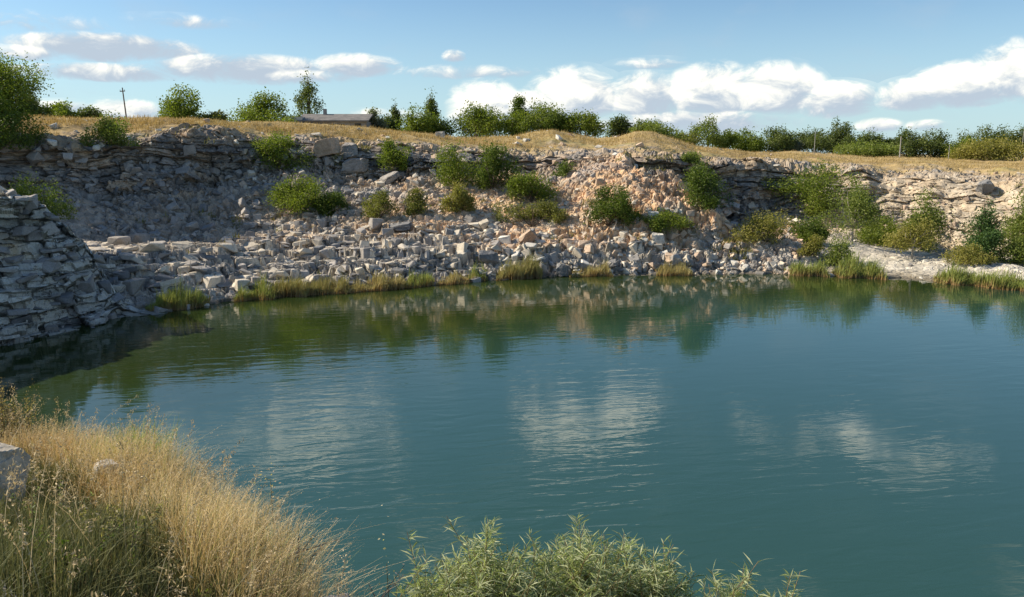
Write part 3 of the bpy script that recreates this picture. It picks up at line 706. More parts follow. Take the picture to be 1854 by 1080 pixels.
def make_plant(name, base, w, h, pal, shape='bush', n=4500, leaf=None, seed=0, depth=None, gap=.37, bark=None, lobes=None, trunk_h=.0):
    """crown built of leaf clumps spread through a lumpy volume, with stems that reach into it"""
    r = np.random.default_rng(abs(seed) + 100); root = empty(name, base)
    depth = depth or w * .8; leaf = leaf or max(.07, base.length * .0020); n = int(n * 1.9)
    lobes = lobes or {'bush': 9, 'tree': 13, 'poplar': 10, 'cone': 9, 'low': 9}.get(shape, 9)
    lc = []; t0 = trunk_h
    for k in range(lobes):
        if shape in ('poplar', 'cone'):
            f = (k + r.uniform(-.3, .3)) / (lobes - 1); f = min(max(f, 0), 1)
            wd = (math.sin(math.pi * min(.12 + f * .85, 1)) ** .7) if shape == 'poplar' else (1 - f) ** .75 * .9 + .12
            ang = r.uniform(0, 6.28); rad = wd * .25
            lc.append((math.cos(ang) * rad * w * .6, math.sin(ang) * rad * depth * .6, h * (.08 + t0 + f * (.84 - t0)), wd * w * .42, h * .9 / lobes * 1.3))
        else:
            ang = k * 2.4 + r.uniform(-.4, .4); q = math.sqrt((k + .3) / lobes) * .40
            x = math.cos(ang) * q * w; y = math.sin(ang) * q * depth
            top = 1 - 1.9 * (q ** 1.6)
            z = h * (t0 + (1 - t0) * (r.uniform(.22, .72) * max(top, .35) + (.08 if k % 2 else .0)))
            if k == 0: z = h * .72
            lc.append((x, y, z, w * r.uniform(.16, .25), h * (1 - t0) * r.uniform(.2, .3)))
    if shape in ('bush', 'tree'):
        for k in range(4 + lobes // 3):                      # shoots that break the outline
            a0 = r.uniform(0, 6.28); q0 = r.uniform(.1, .42); f0 = r.uniform(.45, .98) * (1 - .9 * q0 ** 1.5)
            lc.append((math.cos(a0) * q0 * w, math.sin(a0) * q0 * depth, h * max(f0, t0), w * r.uniform(.05, .10), h * r.uniform(.08, .15)))
    lc = np.array(lc)
    lw = lc[:, 3] ** 2 * lc[:, 4]; lw = lw ** .7; pick = r.choice(len(lc), n // 9, p=lw / lw.sum())
    d = r.normal(size=(len(pick), 3)); d /= np.linalg.norm(d, axis=1, keepdims=True)
    rr_ = r.uniform(.35, 1.12, len(pick)) ** .6
    cc = lc[pick, :3] + d * rr_[:, None] * np.stack([lc[pick, 3], lc[pick, 3] * depth / w, lc[pick, 4]], 1)
    cc = cc + (np.stack([fbm(cc + base, 2.2 / w, 2, seed + 5), fbm(cc + base, 2.2 / w, 2, seed + 6), fbm(cc + base, 2.2 / w, 2, seed + 7)], 1) - .5) * np.array([w * .8, depth * .8, h * .5])
    if gap: cc = cc[fbm(cc + base, 1.6 / max(w, .5) * 3, 2, seed) > gap]
    cc = cc[cc[:, 2] > h * .02]
    each = 9; csz = min(w, h) * .045 + leaf * .7
    cen = (np.repeat(cc, each, 0) + r.normal(size=(len(cc) * each, 3)) * csz)
    cen[:, 2] = np.abs(cen[:, 2])
    lo, hi = PAL[pal]
    ct = np.clip(np.repeat(r.uniform(0, 1, len(cc)) ** 1.3 * .6 + (vnoise(cc + base, 3.5 / w, seed + 9) - .5) * .5, each) + r.uniform(0, .45, len(cen)), 0, 1)
    colr = lo * (1 - ct)[:, None] + hi * ct[:, None]
    V, F, cl_ = leaves(cen, leaf, .6, r, colr)
    cr_ = link('crown' if shape in ('tree', 'poplar', 'cone') else 'foliage', mesh_np('foliage', V, F, cl_, False, M_LEAF), root)
    # stems
    parts = []; th = .025 * h + .02
    single = shape in ('tree', 'poplar', 'cone')
    if single:
        hh = h * (.9 if shape != 'tree' else max(.55, t0 + .2)); bend = r.uniform(-.04, .04, 2) * h
        pts = [(0, 0, -.15 * h if h > 2 else -.2), (bend[0] * .3, bend[1] * .3, hh * .4), (bend[0], bend[1], hh)]
        parts.append(tube(pts, [th * 1.2, th * .8, th * .25], 8))
    for k in range(min(len(lc), 9)):
        e = lc[k, :3]; s0 = (0, 0, -.1) if not single else (0, 0, min(e[2] * .7, h * (.25 + t0 * .6)))
        mid = (e[0] * .45 + r.normal() * .04 * w, e[1] * .45, s0[2] + (e[2] - s0[2]) * .55)
        parts.append(tube([s0, mid, tuple(e), (e[0] * 1.2, e[1] * 1.2, e[2] + lc[k, 4] * .7)], [th * .55, th * .4, th * .22, th * .06], 5))
    V, F = joinm(parts)
    link('trunk' if single else 'stems', mesh_np('stems', V, F, None, True, bark or M_BARK), root)
    return root
def plant_px(x0, x1, yt, yb, pal, label, shape='bush', cat='bush', name=None, Y=None, seed=None, group=None, bv=None, **kw):
    cx = (x0 + x1) / 2
    p = at(cx, yb, Y) if Y else hit(cx, yb, bv)[0]
    if p is None: p = at(cx, yb, 75)
    w = (x1 - x0) * p.y / FPX; h = (yb - yt) * p.y / FPX * 1.02
    if Y and Y > 60: p.z = ground_at(p.x, p.y) - .05; h = at(cx, yt, Y).z - p.z
    o = make_plant(name or {'bush': 'bush', 'tree': 'tree', 'poplar': 'poplar_tree', 'cone': 'tree'}[shape], p, w, h, pal, shape, seed=seed or int(abs(x0) * 3 + yt), **kw)
    return tag(o, label, cat, group)
# slope bushes
plant_px(468, 548, 236, 306, 'green', 'green bush hanging over the dark hollow at the top of the shaded wall')
plant_px(480, 592, 313, 384, 'green', 'wide green bush on the grey scree left of centre', n=6500)
plant_px(566, 622, 350, 390, 'dark', 'small dark bush against the right side of the wide green scree bush')
plant_px(684, 742, 255, 308, 'green', 'round green bush under the rim beside the boulder group')
plant_px(788, 866, 266, 336, 'green', 'left half of the pair of tall green bushes below the rim in the centre', n=5500)
plant_px(852, 928, 262, 342, 'dark', 'taller dark green bush touching the central pair on its right', n=5500)
plant_px(922, 1002, 308, 364, 'green', 'rounded bush below and right of the central pair of bushes', n=5500)
plant_px(654, 718, 350, 394, 'olive', 'sparse olive bush in the pale stones left of centre', gap=.42, n=3500)
plant_px(732, 774, 346, 388, 'olive', 'small upright olive bush between two other sparse bushes', n=2600)
plant_px(796, 858, 333, 382, 'yellow', 'yellow green bush directly under the central pair of bushes')
plant_px(912, 1012, 364, 408, 'olive', 'low wide olive bush on the orange slope above the round reed clump')
plant_px(998, 1046, 290, 320, 'dark', 'small dull bush at the top of the scree beside its left edge', n=2200)
plant_px(1060, 1142, 340, 406, 'dark', 'dense dark bush with a pointed top in the middle of the orange scree', n=6500)
plant_px(1142, 1238, 382, 420, 'green', 'low oval green bush casting a shadow on the orange slope')
plant_px(1232, 1310, 300, 372, 'dark', 'dark green bush in front of the shaded vertical wall', n=6000)
plant_px(1330, 1432, 375, 440, 'yellow', 'yellow green thicket at the foot of the scree fan in the hollow', n=5000, gap=.35)
plant_px(1396, 1530, 300, 388, 'green', 'broad dark green bush over the right end of the shaded wall', n=8000)
plant_px(1482, 1602, 326, 442, 'light', 'tall feathery tree with pale stems on the shore at the right', 'tree', 'tree', n=6500, gap=.41, bark=M_PALEBARK, Y=66)
plant_px(1440, 1510, 394, 440, 'dark', 'dark undergrowth at the left foot of the feathery tree', n=4500)
plant_px(1556, 1630, 398, 442, 'green', 'green undergrowth at the right foot of the feathery tree', n=4500)
plant_px(1626, 1714, 346, 442, 'light', 'light green spreading tree on the cream slope at the right', 'tree', 'tree', n=6500, gap=.38, Y=67)
plant_px(1616, 1686, 398, 468, 'yellow', 'small young tree with a bare stem on the gravel apron', 'tree', 'tree', n=3200, trunk_h=.22, gap=.33, bark=M_PALEBARK)
plant_px(1734, 1812, 366, 470, 'juniper', 'dense dark green cone shaped tree near the right edge', 'cone', 'tree', n=9000)
plant_px(1814, 1900, 318, 462, 'light', 'tall olive tree cut by the right edge of the photo', 'tree', 'tree', n=8000, gap=.35, Y=64)
plant_px(164, 236, 214, 264, 'light', 'bright green bush on the dry bank above the layered wall')
plant_px(8, 104, 316, 398, 'dark', 'dark bush growing in the cleft behind the near rock spur', n=6500, Y=47)
plant_px(1234, 1264, 276, 294, 'light', 'tiny green bush on the grassy rim above the shaded wall', n=1400)
plant_px(1720, 1790, 440, 476, 'yellow', 'yellow green low growth at the foot of the cone shaped tree', n=2600)
plant_px(1790, 1880, 430, 476, 'light', 'low light green bush at the right edge above the reeds', n=3000)
plant_px(1440, 1490, 425, 462, 'yellow', 'small yellowish bush on pale rock left of the young tree', n=2000)
plant_px(1490, 1536, 432, 480, 'light', 'upright light green bush behind the right reed clumps', n=2200)
plant_px(-75, 62, 150, 268, 'dark', 'lower dark tree mass at the left edge above the wall', 'tree', 'tree', n=9000, Y=60.5, leaf=.15)
plant_px(-85, 66, 68, 262, 'green', 'tall green tree cut by the left edge of the photo', 'tree', 'tree', n=11000, Y=60.2, leaf=.15, gap=.33, trunk_h=.15)
plant_px(1236, 1300, 352, 384, 'dark', 'small dark bush tucked below the bush in front of the shaded wall', n=1800)
plant_px(-70, 66, 186, 270, 'dark', 'low dark foliage under the left edge tree on the lip of the wall', n=6500, gap=.33)
plant_px(-60, 50, 120, 262, 'green', 'leaning green tree in front of the tall left edge tree', 'tree', 'tree', n=6000)
# skyline
SKYT = [
 (40, 84, 172, 208, 'far', 'dark low tree just right of the big left edge tree', 'bush', 95), (76, 138, 190, 208, 'green', 'low rounded bush on the skyline at the far left', 'bush', 95),
 (146, 178, 199, 209, 'far', 'very low bush on the skyline left of the leaning pole', 'bush', 95), (280, 352, 163, 214, 'green', 'twin topped green tree alone on the skyline right of the pole', 'bush', 100),
 (345, 415, 206, 218, 'olive', 'thin low scrub on the skyline between two lone trees', 'bush', 100),
 (414, 542, 174, 223, 'green', 'broad spreading tree on the skyline left of the long shed', 'bush', 105), (543, 577, 138, 220, 'far', 'tall narrow poplar rising behind the left end of the long shed', 'poplar', 112),
 (662, 692, 200, 228, 'grey', 'thin pale sapling at the right end of the long shed', 'bush', 108), (707, 725, 185, 234, 'far', 'slim poplar standing alone right of the long shed', 'poplar', 115),
 (730, 776, 192, 240, 'green', 'pointed green tree left of the thin poplar in the centre left', 'bush', 110), (768, 790, 171, 240, 'far', 'thin tall poplar with its top above the pointed green tree', 'poplar', 114),
 (772, 815, 214, 244, 'dark', 'low dark bush right of the thin tall poplar', 'bush', 112), (814, 908, 192, 250, 'green', 'round green tree beneath the left end of the white cloud', 'bush', 112),
 (690, 712, 214, 232, 'far', 'small bush left of the slim lone poplar', 'bush', 112),
 (900, 960, 196, 250, 'green', 'dark green tree left of the pale topped trees in the centre', 'bush', 114), (928, 952, 172, 240, 'dark', 'thin ragged tree top that pokes above the central trees', 'poplar', 118),
 (950, 1014, 184, 245, 'light', 'pale topped tree in the middle of the central skyline group', 'bush', 116), (990, 1032, 202, 246, 'dark', 'dark tree at the right of the pale topped tree', 'bush', 114),
 (1018, 1090, 210, 250, 'green', 'even rounded bush behind the grassy mound', 'bush', 114), (1108, 1137, 211, 245, 'far', 'small lone tree between two grassy mounds', 'bush', 118),
 (1144, 1228, 216, 268, 'light', 'light green dome shaped bush right of the grassy mound', 'bush', 112), (1196, 1262, 244, 272, 'olive', 'low bush trailing right of the dome shaped bush', 'bush', 116),
 (1260, 1302, 215, 275, 'light', 'airy light green tree with sky showing through', 'tree', 118), (1296, 1332, 232, 275, 'green', 'smaller tree touching the airy tree on its right', 'tree', 120),
 (1322, 1376, 234, 280, 'green', 'green tree in the right group with a small notched top', 'bush', 122), (1366, 1424, 232, 280, 'far', 'tree with two thin points at the end of its row', 'bush', 124),
 (1420, 1446, 258, 280, 'grey', 'small grey bush in the gap between the two right rows of trees', 'bush', 124),
 (1438, 1506, 236, 284, 'far', 'dark tree at the start of the long right row', 'bush', 126), (1496, 1522, 222, 280, 'far', 'left of two pointed tops in the long right row', 'bush', 132), (1518, 1544, 220, 280, 'far', 'right of two pointed tops in the long right row', 'bush', 132),
 (1536, 1604, 240, 284, 'far', 'dark rounded tree behind the light bush in the right row', 'bush', 128), (1532, 1604, 258, 285, 'light', 'low light green bush at the grass edge in the right row', 'bush', 116),
 (1598, 1626, 250, 286, 'far', 'low dark tree filling the dip in the right row', 'bush', 128), (1616, 1664, 235, 288, 'far', 'rounded tree behind the white post', 'bush', 126), (1656, 1724, 240, 290, 'far', 'wide dark tree right of the white post', 'bush', 126),
 (1716, 1756, 246, 290, 'green', 'mid green tree left of the pale willow like bush', 'bush', 124), (1740, 1832, 250, 298, 'yellow', 'pale yellow green willow like bush at the right of the skyline', 'bush', 110),
 (1746, 1794, 228, 286, 'far', 'dark tree rising behind the willow like bush', 'bush', 130), (1786, 1830, 236, 288, 'far', 'dark tree behind the right half of the willow like bush', 'bush', 130), (1816, 1880, 223, 290, 'far', 'tall dark tree at the right edge of the skyline', 'bush', 128),
 (1880, 1960, 226, 292, 'far', 'dark tree beyond the right edge', 'bush', 128), (1950, 2040, 232, 292, 'green', 'green tree beyond the right edge', 'bush', 128), (-180, -70, 150, 205, 'green', 'green tree beyond the left edge', 'bush', 95)]
for k, (x0, x1, yt, yb, Y) in enumerate(((-480, -330, -40, 165, 47), (-620, -470, -60, 140, 44))):
    plant_px(x0, x1, yt, yb, 'dark', ('dark tree outside the left edge on the high wall', 'farthest tree outside the left edge')[k], 'tree', 'tree', Y=Y, n=5000, leaf=.16, trunk_h=.1, seed=200 + k)
for (x0, x1, yt, yb, pal, lab, shp, Y) in SKYT:
    wpx = x1 - x0
    yt = yt - (yb - yt) * .02
    plant_px(x0 - wpx * (.04 if shp == 'poplar' else .10), x1 + wpx * (.04 if shp == 'poplar' else .10), yt, yb, pal, lab, shp, 'tree' if (yb - yt) > 34 else 'bush', Y=Y, group='trees and bushes along the skyline',
             n=int(1600 + wpx * 40), leaf=.25, name='poplar_tree' if shp == 'poplar' else ('tree' if (yb - yt) > 34 else 'bush'), gap=.42 if shp == 'tree' or 'sapling' in lab else .3, lobes=8 if wpx < 60 else 12,
             trunk_h=.12 if shp == 'tree' else 0.0)

# ------------------------------------------------------------------ reeds on the far shore
def blades(n, cent, hgt, lean, width, r, lo, hi, base_col=None, wind=(.25, 0), segs=3):
    """curved ribbons; cent (n,3)"""
    a = r.uniform(0, 6.283, n); ln = np.abs(r.normal(0, lean, n)); H = hgt * r.uniform(.55, 1.15, n)
    dx = np.cos(a) * ln + wind[0] * r.uniform(.3, 1.2, n); dy = np.sin(a) * ln + wind[1] * r.uniform(.3, 1.2, n)
    sa = r.uniform(0, 3.1416, n); sx, sy = np.cos(sa), np.sin(sa)
    V = np.zeros((n, segs + 1, 2, 3)); t = r.uniform(0, 1, n); colr = np.zeros((n, segs + 1, 2, 3))
    tip = lo * (1 - t)[:, None] + hi * t[:, None]
    for s in range(segs + 1):
        f = s / segs; wd = width * (1 - f * .85) * .5
        x = cent[:, 0] + dx * H * f ** 1.8; y = cent[:, 1] + dy * H * f ** 1.8; z = cent[:, 2] + H * f * (1 - .25 * f * (np.abs(dx) + np.abs(dy)))
        for k, sg in ((0, -1), (1, 1)):
            V[:, s, k] = np.stack([x + sx * wd * sg, y + sy * wd * sg, z], 1)
            colr[:, s, k] = tip if base_col is None else base_col * (1 - min(1, f * 1.5)) + tip * min(1, f * 1.5)
    i0 = np.arange(n)[:, None] * (segs + 1) * 2; Fl = []
    for s in range(segs): Fl.append(i0 + np.array([[s * 2, s * 2 + 1, s * 2 + 3, s * 2 + 2]]))
    return V.reshape(-1, 3), np.concatenate(Fl), colr.reshape(-1, 3)
def reed(x0, x1, yt, yb, label, pal='g', n=None, seed=0, Y=None):
    r = np.random.default_rng(seed + int(x0)); pts = []
    n = n or int((x1 - x0) * 13)
    wid = x1 - x0; sm = []
    for k in range(14):
        x = x0 + wid * (k + .5) / 14; p, _ = hit(x, yb - 1)
        if p is None or p.z > 1.2: p = at(x, yb, water_Y(yb)); p.z = 0
        q = (p.x, p.y, max(p.z, 0.0)); sm.append(q)
    sm = np.array(sm); mid = sm[:, 1].mean(); D0 = mid
    t = r.uniform(0, 1, n); xs = np.interp(t, (np.arange(14) + .5) / 14, sm[:, 0]); ys = np.interp(t, (np.arange(14) + .5) / 14, sm[:, 1])
    ys = ys + r.uniform(-.25, 1.1, n); zs = np.array([max(0.0, 0) for _ in range(n)])
    H = (yb - yt) * D0 / FPX * .66
    prof = np.clip(np.minimum(t, 1 - t) * 6, .35, 1) * (.30 + 1.15 * vnoise(np.stack([xs * 1.0, ys * .6, xs * 0 + seed], 1), 1.9, 5))
    org = sm.mean(0); root_loc = (org[0], org[1], 0)
    cen = np.stack([xs - org[0], ys - org[1], zs + r.uniform(-.05, .25, n) * (ys - mid > .3)], 1)
    gcol = {'g': (C(.17, .23, .05), C(.33, .37, .10)), 'y': (C(.28, .26, .09), C(.46, .40, .18)), 'o': (C(.22, .22, .07), C(.38, .35, .14))}[pal]
    V, F_, c_ = blades(n, cen, H * prof * np.where(r.random(n) < .2, .5, 1) * np.where(r.random(n) < .06, 1.35, 1), .26, .05, r, gcol[0], gcol[1], C(.36, .23, .11), wind=(.12, 0))
    o = link('reed_clump', mesh_np('reed_clump', V, F_, c_, False, M_DRY)); o.location = root_loc
    return tag(o, label, 'reeds', 'reed clumps along the far waterline')
reed(262, 372, 506, 560, 'bright green reed clump nearest the rock spur', 'g')
reed(424, 500, 494, 545, 'leafy green reed clump at the left end of the long reed belt', 'g')
reed(480, 558, 492, 540, 'brown footed reed clump second along the long reed belt', 'o')
reed(548, 632, 497, 536, 'even low reed clump in the middle of the long reed belt', 'o')
reed(622, 735, 488, 531, 'long yellowish reed clump at the right end of the reed belt', 'y')
reed(732, 786, 484, 520, 'small green reed clump just right of the long belt behind a boulder', 'g')
reed(788, 850, 486, 517, 'thin straw coloured reed clump left of the tall single tuft', 'y')
reed(848, 884, 466, 508, 'narrow upright light green tuft left of the round clump', 'g')
reed(896, 984, 462, 507, 'round dense reed clump with a reddish base in the centre', 'o', n=1700)
reed(1028, 1112, 474, 504, 'straw coloured clump right of the centre on the shore', 'y')
reed(1186, 1256, 474, 502, 'small yellow clump among white stones right of centre', 'y')
reed(1424, 1502, 462, 504, 'green reed clump with dark stones at its foot', 'g')
reed(1512, 1606, 466, 510, 'broad green reed clump left of the pale gravel apron', 'g', n=1600)
reed(1700, 1790, 478, 524, 'tall green reed bed with orange stems right of the gravel apron', 'g', n=1700)
reed(1780, 1880, 474, 530, 'densest tall reed bed at the right edge of the water', 'g', n=2000)

# sparse weeds between the stones
r = np.random.default_rng(31)
m = (ZN > 2.5) & (ZN < 6.2) & (PX > 100) & (PX < 1950); pk = r.choice(np.nonzero(m)[0], 90000); cen = Pd[pk]
cen = cen[vnoise(cen, .9, 55) * .6 + vnoise(cen, .2, 56) * .5 > .80][:9000]; cen = cen + r.normal(size=(len(cen), 3)) * C(.08, .08, 0)
V, F_, c_ = blades(len(cen), cen, .38, .6, .07, r, C(.13, .14, .04), C(.30, .27, .10), None, wind=(.1, 0), segs=1)
wo_ = link('ground_cover', mesh_np('ground_cover', V, F_, c_, False, M_DRY)); tag(wo_, 'thin scattered weeds growing between the stones of the quarry slope', 'weeds', kind='stuff')
# dry grass on the plateau and rim
r = np.random.default_rng(3); cen = []
m = (ZN > 6.35) & (ZN < 7.95) & (PX > -200) & (PX < 2100); cand_i = np.nonzero(m)[0]
pk = r.choice(cand_i, 70000); jit = r.normal(size=(len(pk), 3)) * C(.25, .4, 0)
cen = Pd[pk] + jit; keep = vnoise(cen, .8, 9) + (ZN[pk] - 6.3) * .9 > .62; cen = cen[keep] - C(0, 0, .05)
V, F_, c_ = blades(len(cen), cen, .30 * (.5 + vnoise(cen, .35, 4)), .35, .05, r, C(.27, .20, .085), C(.50, .38, .16), None, wind=(.2, 0), segs=1)
gp = link('dry_grass', mesh_np('dry_grass', V, F_, c_, False, M_DRY)); tag(gp, 'short straw coloured grass covering the quarry rim and plateau', 'grass', kind='stuff')

# ------------------------------------------------------------------ skyline structures
def box(x0, x1, y0, y1, z0, z1):
    V = np.array([(x, y, z) for z in (z0, z1) for y in (y0, y1) for x in (x0, x1)], float)
    F = np.array([(0, 2, 3, 1), (4, 5, 7, 6), (0, 1, 5, 4), (2, 6, 7, 3), (0, 4, 6, 2), (1, 3, 7, 5)]); return V, F
M_WOOD = mat_plain('weathered_wood', (.16, .13, .11), (.1, .085, .075), 8)
M_WALL = mat_plain('grey_plaster', (.30, .28, .26), (.22, .2, .185), 1.2)
M_ROOF = mat_plain('old_slate_roof', (.21, .195, .185), (.14, .135, .13), 1.5)
M_PALE = mat_plain('pale_plaster', (.55, .50, .43), (.42, .38, .33), 1)
M_DARKG = mat_plain('dark_opening', (.03, .03, .035), None, 2, .4)
M_CONC = mat_plain('pale_concrete', (.33, .315, .29), (.25, .24, .22), 3)
def shed():
    Y = 104; a = at(540, 222, Y); b = at(664, 226, Y); L = b.x - a.x; zg = ground_at(a.x + L / 2, Y) - .3
    top = at(600, 206, Y).z - zg
    root = empty('long_shed', (a.x, Y, zg)); tag(root, 'long low grey shed with a pale end wall on the skyline', 'building')
    wv_, wf_ = joinm([box(.5, L, 0, 6, 0, top * .66)]); link('wall', mesh_np('wall', wv_, wf_, None, False, M_WALL), root)
    link('end_wall', mesh_np('end_wall', *box(-.9, .498, -.25, 6.05, 0, top * .86), None, False, M_PALE), root)
    rv = np.array([(-.1, -.4, top * .64), (L + .3, -.4, top * .64), (L + .3, 3, top), (-.1, 3, top), (-.1, 6.4, top * .64), (L + .3, 6.4, top * .64),
                   (-.1, -.4, top * .70), (L + .3, -.4, top * .70), (L + .3, 3, top * 1.06), (-.1, 3, top * 1.06), (-.1, 6.4, top * .70), (L + .3, 6.4, top * .70)])
    rf = np.array([(6, 7, 8, 9), (9, 8, 11, 10), (0, 3, 2, 1), (3, 4, 5, 2), (0, 1, 7, 6), (5, 4, 10, 11), (0, 6, 9, 3), (3, 9, 10, 4), (1, 2, 8, 7), (2, 5, 11, 8)])
    link('roof', mesh_np('roof', rv, rf, None, False, M_ROOF), root)
    link('chimney', mesh_np('chimney', *box(L * .3, L * .3 + .4, 2.6, 3.0, top, top * 1.3), None, False, M_WALL), root)
    link('door', mesh_np('door', *box(L - 1.5, L - .7, -.03, .05, .0, top * .55), None, False, M_DARKG), root)
    for k in range(4):
        x = 1.4 + k * (L - 2.4) / 5
        link('window', mesh_np('window', *box(x, x + .7, -.03, .05, top * .30, top * .52), None, False, M_DARKG), root)
shed()
def pole(px, yt, yb, Y, label, mat, lean=0.0, arm=True, rad=.12):
    b = at(px, yb, Y); b.z = ground_at(b.x, b.y) - .2; h = at(px, yt, Y).z - b.z
    root = empty('utility_pole', b); root.rotation_euler.y = lean; tag(root, label, 'pole')
    V, F = tube([(0, 0, 0), (0, 0, h * .5), (0, 0, h)], [rad, rad * .85, rad * .65], 8); link('pole_shaft', mesh_np('pole_shaft', V, F, None, True, mat), root)
    if arm:
        link('crossarm', mesh_np('crossarm', *box(-.36, .36, -.14, -.07, h - .55, h - .43), None, False, mat), root)
        for s in (-.3, .3):
            V, F = tube([(s, -.105, h - .43), (s, -.105, h - .25)], [.045, .03], 6); link('insulator', mesh_np('insulator', V, F, None, True, M_CONC), root)
    return root
pole(231, 158, 213, 118, 'thin dark leaning wooden pole alone on the left skyline', M_WOOD, lean=R(-3.5))
pole(1474, 236, 278, 112, 'thin pale pole before the dark trees on the right skyline', M_CONC, arm=False, rad=.05)
pole(1629, 246, 281, 110, 'stout white post standing in front of rounded dark tree', M_CONC, arm=False, rad=.09)
pole(1717, 262, 289, 110, 'short pale post left of the willow like bush', M_CONC, arm=False, rad=.055)
pole(1848, 236, 294, 110, 'tall pale pole at the right edge of the skyline', M_CONC, arm=False, rad=.06)
# ------------------------------------------------------------------ foreground
BVB = BVHTree.FromPolygons(Pb.tolist(), Fb.tolist())
def bhit(px, py):
    p, n, i, d = BVB.ray_cast(Vector((0, 0, EYE)), Vector(ray(px, py)).normalized()); return p
def bz(x, y):
    p, n, i, d = BVB.ray_cast(Vector((x, y, 20)), Vector((0, 0, -1))); return p.z if p else 5.0
r = np.random.default_rng(12)
def bank_pts(n, x0, x1, d0, d1, seed):
    """points on the near bank: x range, distance behind (+) / below (-) the edge"""
    q = np.random.default_rng(seed); x = q.uniform(x0, x1, n); d = q.uniform(d0, d1, n)
    y = np.interp(x, EDGE[:, 0], EDGE[:, 1]) - d
    z = np.array([bz(a, b) for a, b in zip(x, y)])
    return np.stack([x, y, z], 1)
gold = bank_pts(52000, -9.5, -.7, -.6, 2.3, 1)
gd = np.interp(gold[:, 0], EDGE[:, 0], EDGE[:, 1]) - gold[:, 1]
gold = gold[(vnoise(gold, 1.7, 3) > .15 + np.clip((gd - .55) / .95, 0, 1) * .85)]
gk = np.clip((fbm(gold, .8, 3, 31) - .38) * 3.5, 0, 1)
V, F_, c_ = blades(len(gold), gold, .52 * (.55 + .8 * vnoise(gold, .9, 8)), .55, .0062, r, C(.42, .33, .18), C(.78, .69, .48), C(.20, .16, .07), wind=(.24, -.03), segs=4)
c_ = c_ * np.repeat(C(.80, .66, .50)[None, :] * gk[:, None] + C(1.05, 1.0, .86)[None, :] * (1 - gk)[:, None], 10, 0)
gm_ = np.repeat(r.random(len(gold)) < .10, 10); c_[gm_] = c_[gm_] * C(.55, .78, .45); pm_ = np.repeat(r.random(len(gold)) < .12, 10); c_[pm_] = c_[pm_] * C(1.12, 1.15, 1.25)
tipv = V.reshape(len(gold), 5, 2, 3)
g1 = link('dry_grass', mesh_np('dry_grass', V, F_, c_, False, M_DRY)); tag(g1, 'dense golden dry grass leaning over the near bank at bottom left', 'grass', kind='stuff')
sel_ = r.random(len(gold)) < .30; t0_ = tipv[sel_, 3, 0]; t1_ = tipv[sel_, 4, 0]; kk_ = 9
f_ = r.uniform(.1, 1.05, (len(t0_), kk_, 1)); cc = (t0_[:, None] * (1 - f_) + t1_[:, None] * f_).reshape(-1, 3) + r.normal(size=(len(t0_) * kk_, 3)) * .0075
t = r.uniform(0, 1, len(cc)); V, F_, c_ = leaves(cc, .014, .3, r, C(.50, .36, .20) * (1 - t)[:, None] + C(.76, .63, .42) * t[:, None], up=.8)
g2 = link('seed_heads', mesh_np('seed_heads', V, F_, c_, False, M_DRY)); tag(g2, 'fine pale seed heads over the golden grass of the near bank', 'grass', kind='stuff')
# green weeds lower down, towards the camera
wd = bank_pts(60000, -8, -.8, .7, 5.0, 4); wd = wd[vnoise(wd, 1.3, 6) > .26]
V, F_, c_ = blades(len(wd), wd, .34 * (.6 + .8 * vnoise(wd, 1.5, 9)), .45, .008, r, C(.055, .075, .025), C(.20, .20, .09), C(.07, .06, .03), wind=(.1, 0), segs=3)  # dull green, darkened to paint in the shade on the lower bank
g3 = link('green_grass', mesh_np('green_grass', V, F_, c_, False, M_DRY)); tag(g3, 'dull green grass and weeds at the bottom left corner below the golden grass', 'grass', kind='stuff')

def weed(name, base, h, nst, leafn, leafs, pal, label, cat='plant', spread=.25, group=None, tipcol=None, seed=0, aspect=.3, stemc=(C(.2, .17, .08), C(.3, .25, .12))):
    q = np.random.default_rng(seed); root = empty(name, base)
    cen = np.zeros((nst, 3)); cen[:, :2] = q.normal(0, .05 + spread * .15, (nst, 2))
    parts = []; lc = []; ends = []
    for k in range(nst):
        a = q.uniform(0, 6.28); ln = abs(q.normal(0, spread)) ; H = h * q.uniform(.6, 1.0)
        p0 = cen[k] - C(0, 0, .05); p2 = p0 + C(math.cos(a) * ln * H, math.sin(a) * ln * H, H); p1 = (p0 + p2) / 2 + C(-math.cos(a), -math.sin(a), 0) * ln * H * .15
        parts.append(tube([p0, p1, p2], [.006 + h * .003, .005 + h * .002, .002], 4)); ends.append(p2)
        f = q.uniform(.12, 1, leafn) ** .8
        pts = (1 - f)[:, None] ** 2 * p0 + 2 * (f * (1 - f))[:, None] * p1 + (f ** 2)[:, None] * p2
        lc.append(pts + q.normal(size=(leafn, 3)) * leafs * .45)
    V, F = joinm(parts); link('stems', mesh_np('stems', V, F, np.tile(stemc[0], (len(V), 1)), True, M_DRY), root)
    lc = np.concatenate(lc); t = q.uniform(0, 1, len(lc)); V, F, c2 = leaves(lc, leafs, aspect, q, PAL[pal][0] * (1 - t)[:, None] + PAL[pal][1] * t[:, None], up=.55)
    LV, LF, LC = V, F, c2
    if tipcol is not None:
        e = np.repeat(np.array(ends), 26, 0) + q.normal(size=(len(ends) * 26, 3)) * C(.012, .012, .045) * (h / .6)
        V, F, c2 = leaves(e, .022, .5, q, np.tile(tipcol, (len(e), 1)) * q.uniform(.7, 1.2, (len(e), 1)), up=.6)
        LF = np.concatenate([LF, F + len(LV)]); LV = np.concatenate([LV, V]); LC = np.concatenate([LC, c2])  # flower and seed heads are held in the leaves mesh
    link('leaves', mesh_np('leaves', LV, LF, LC, False, M_LEAF), root)
    return tag(root, label, cat, group)
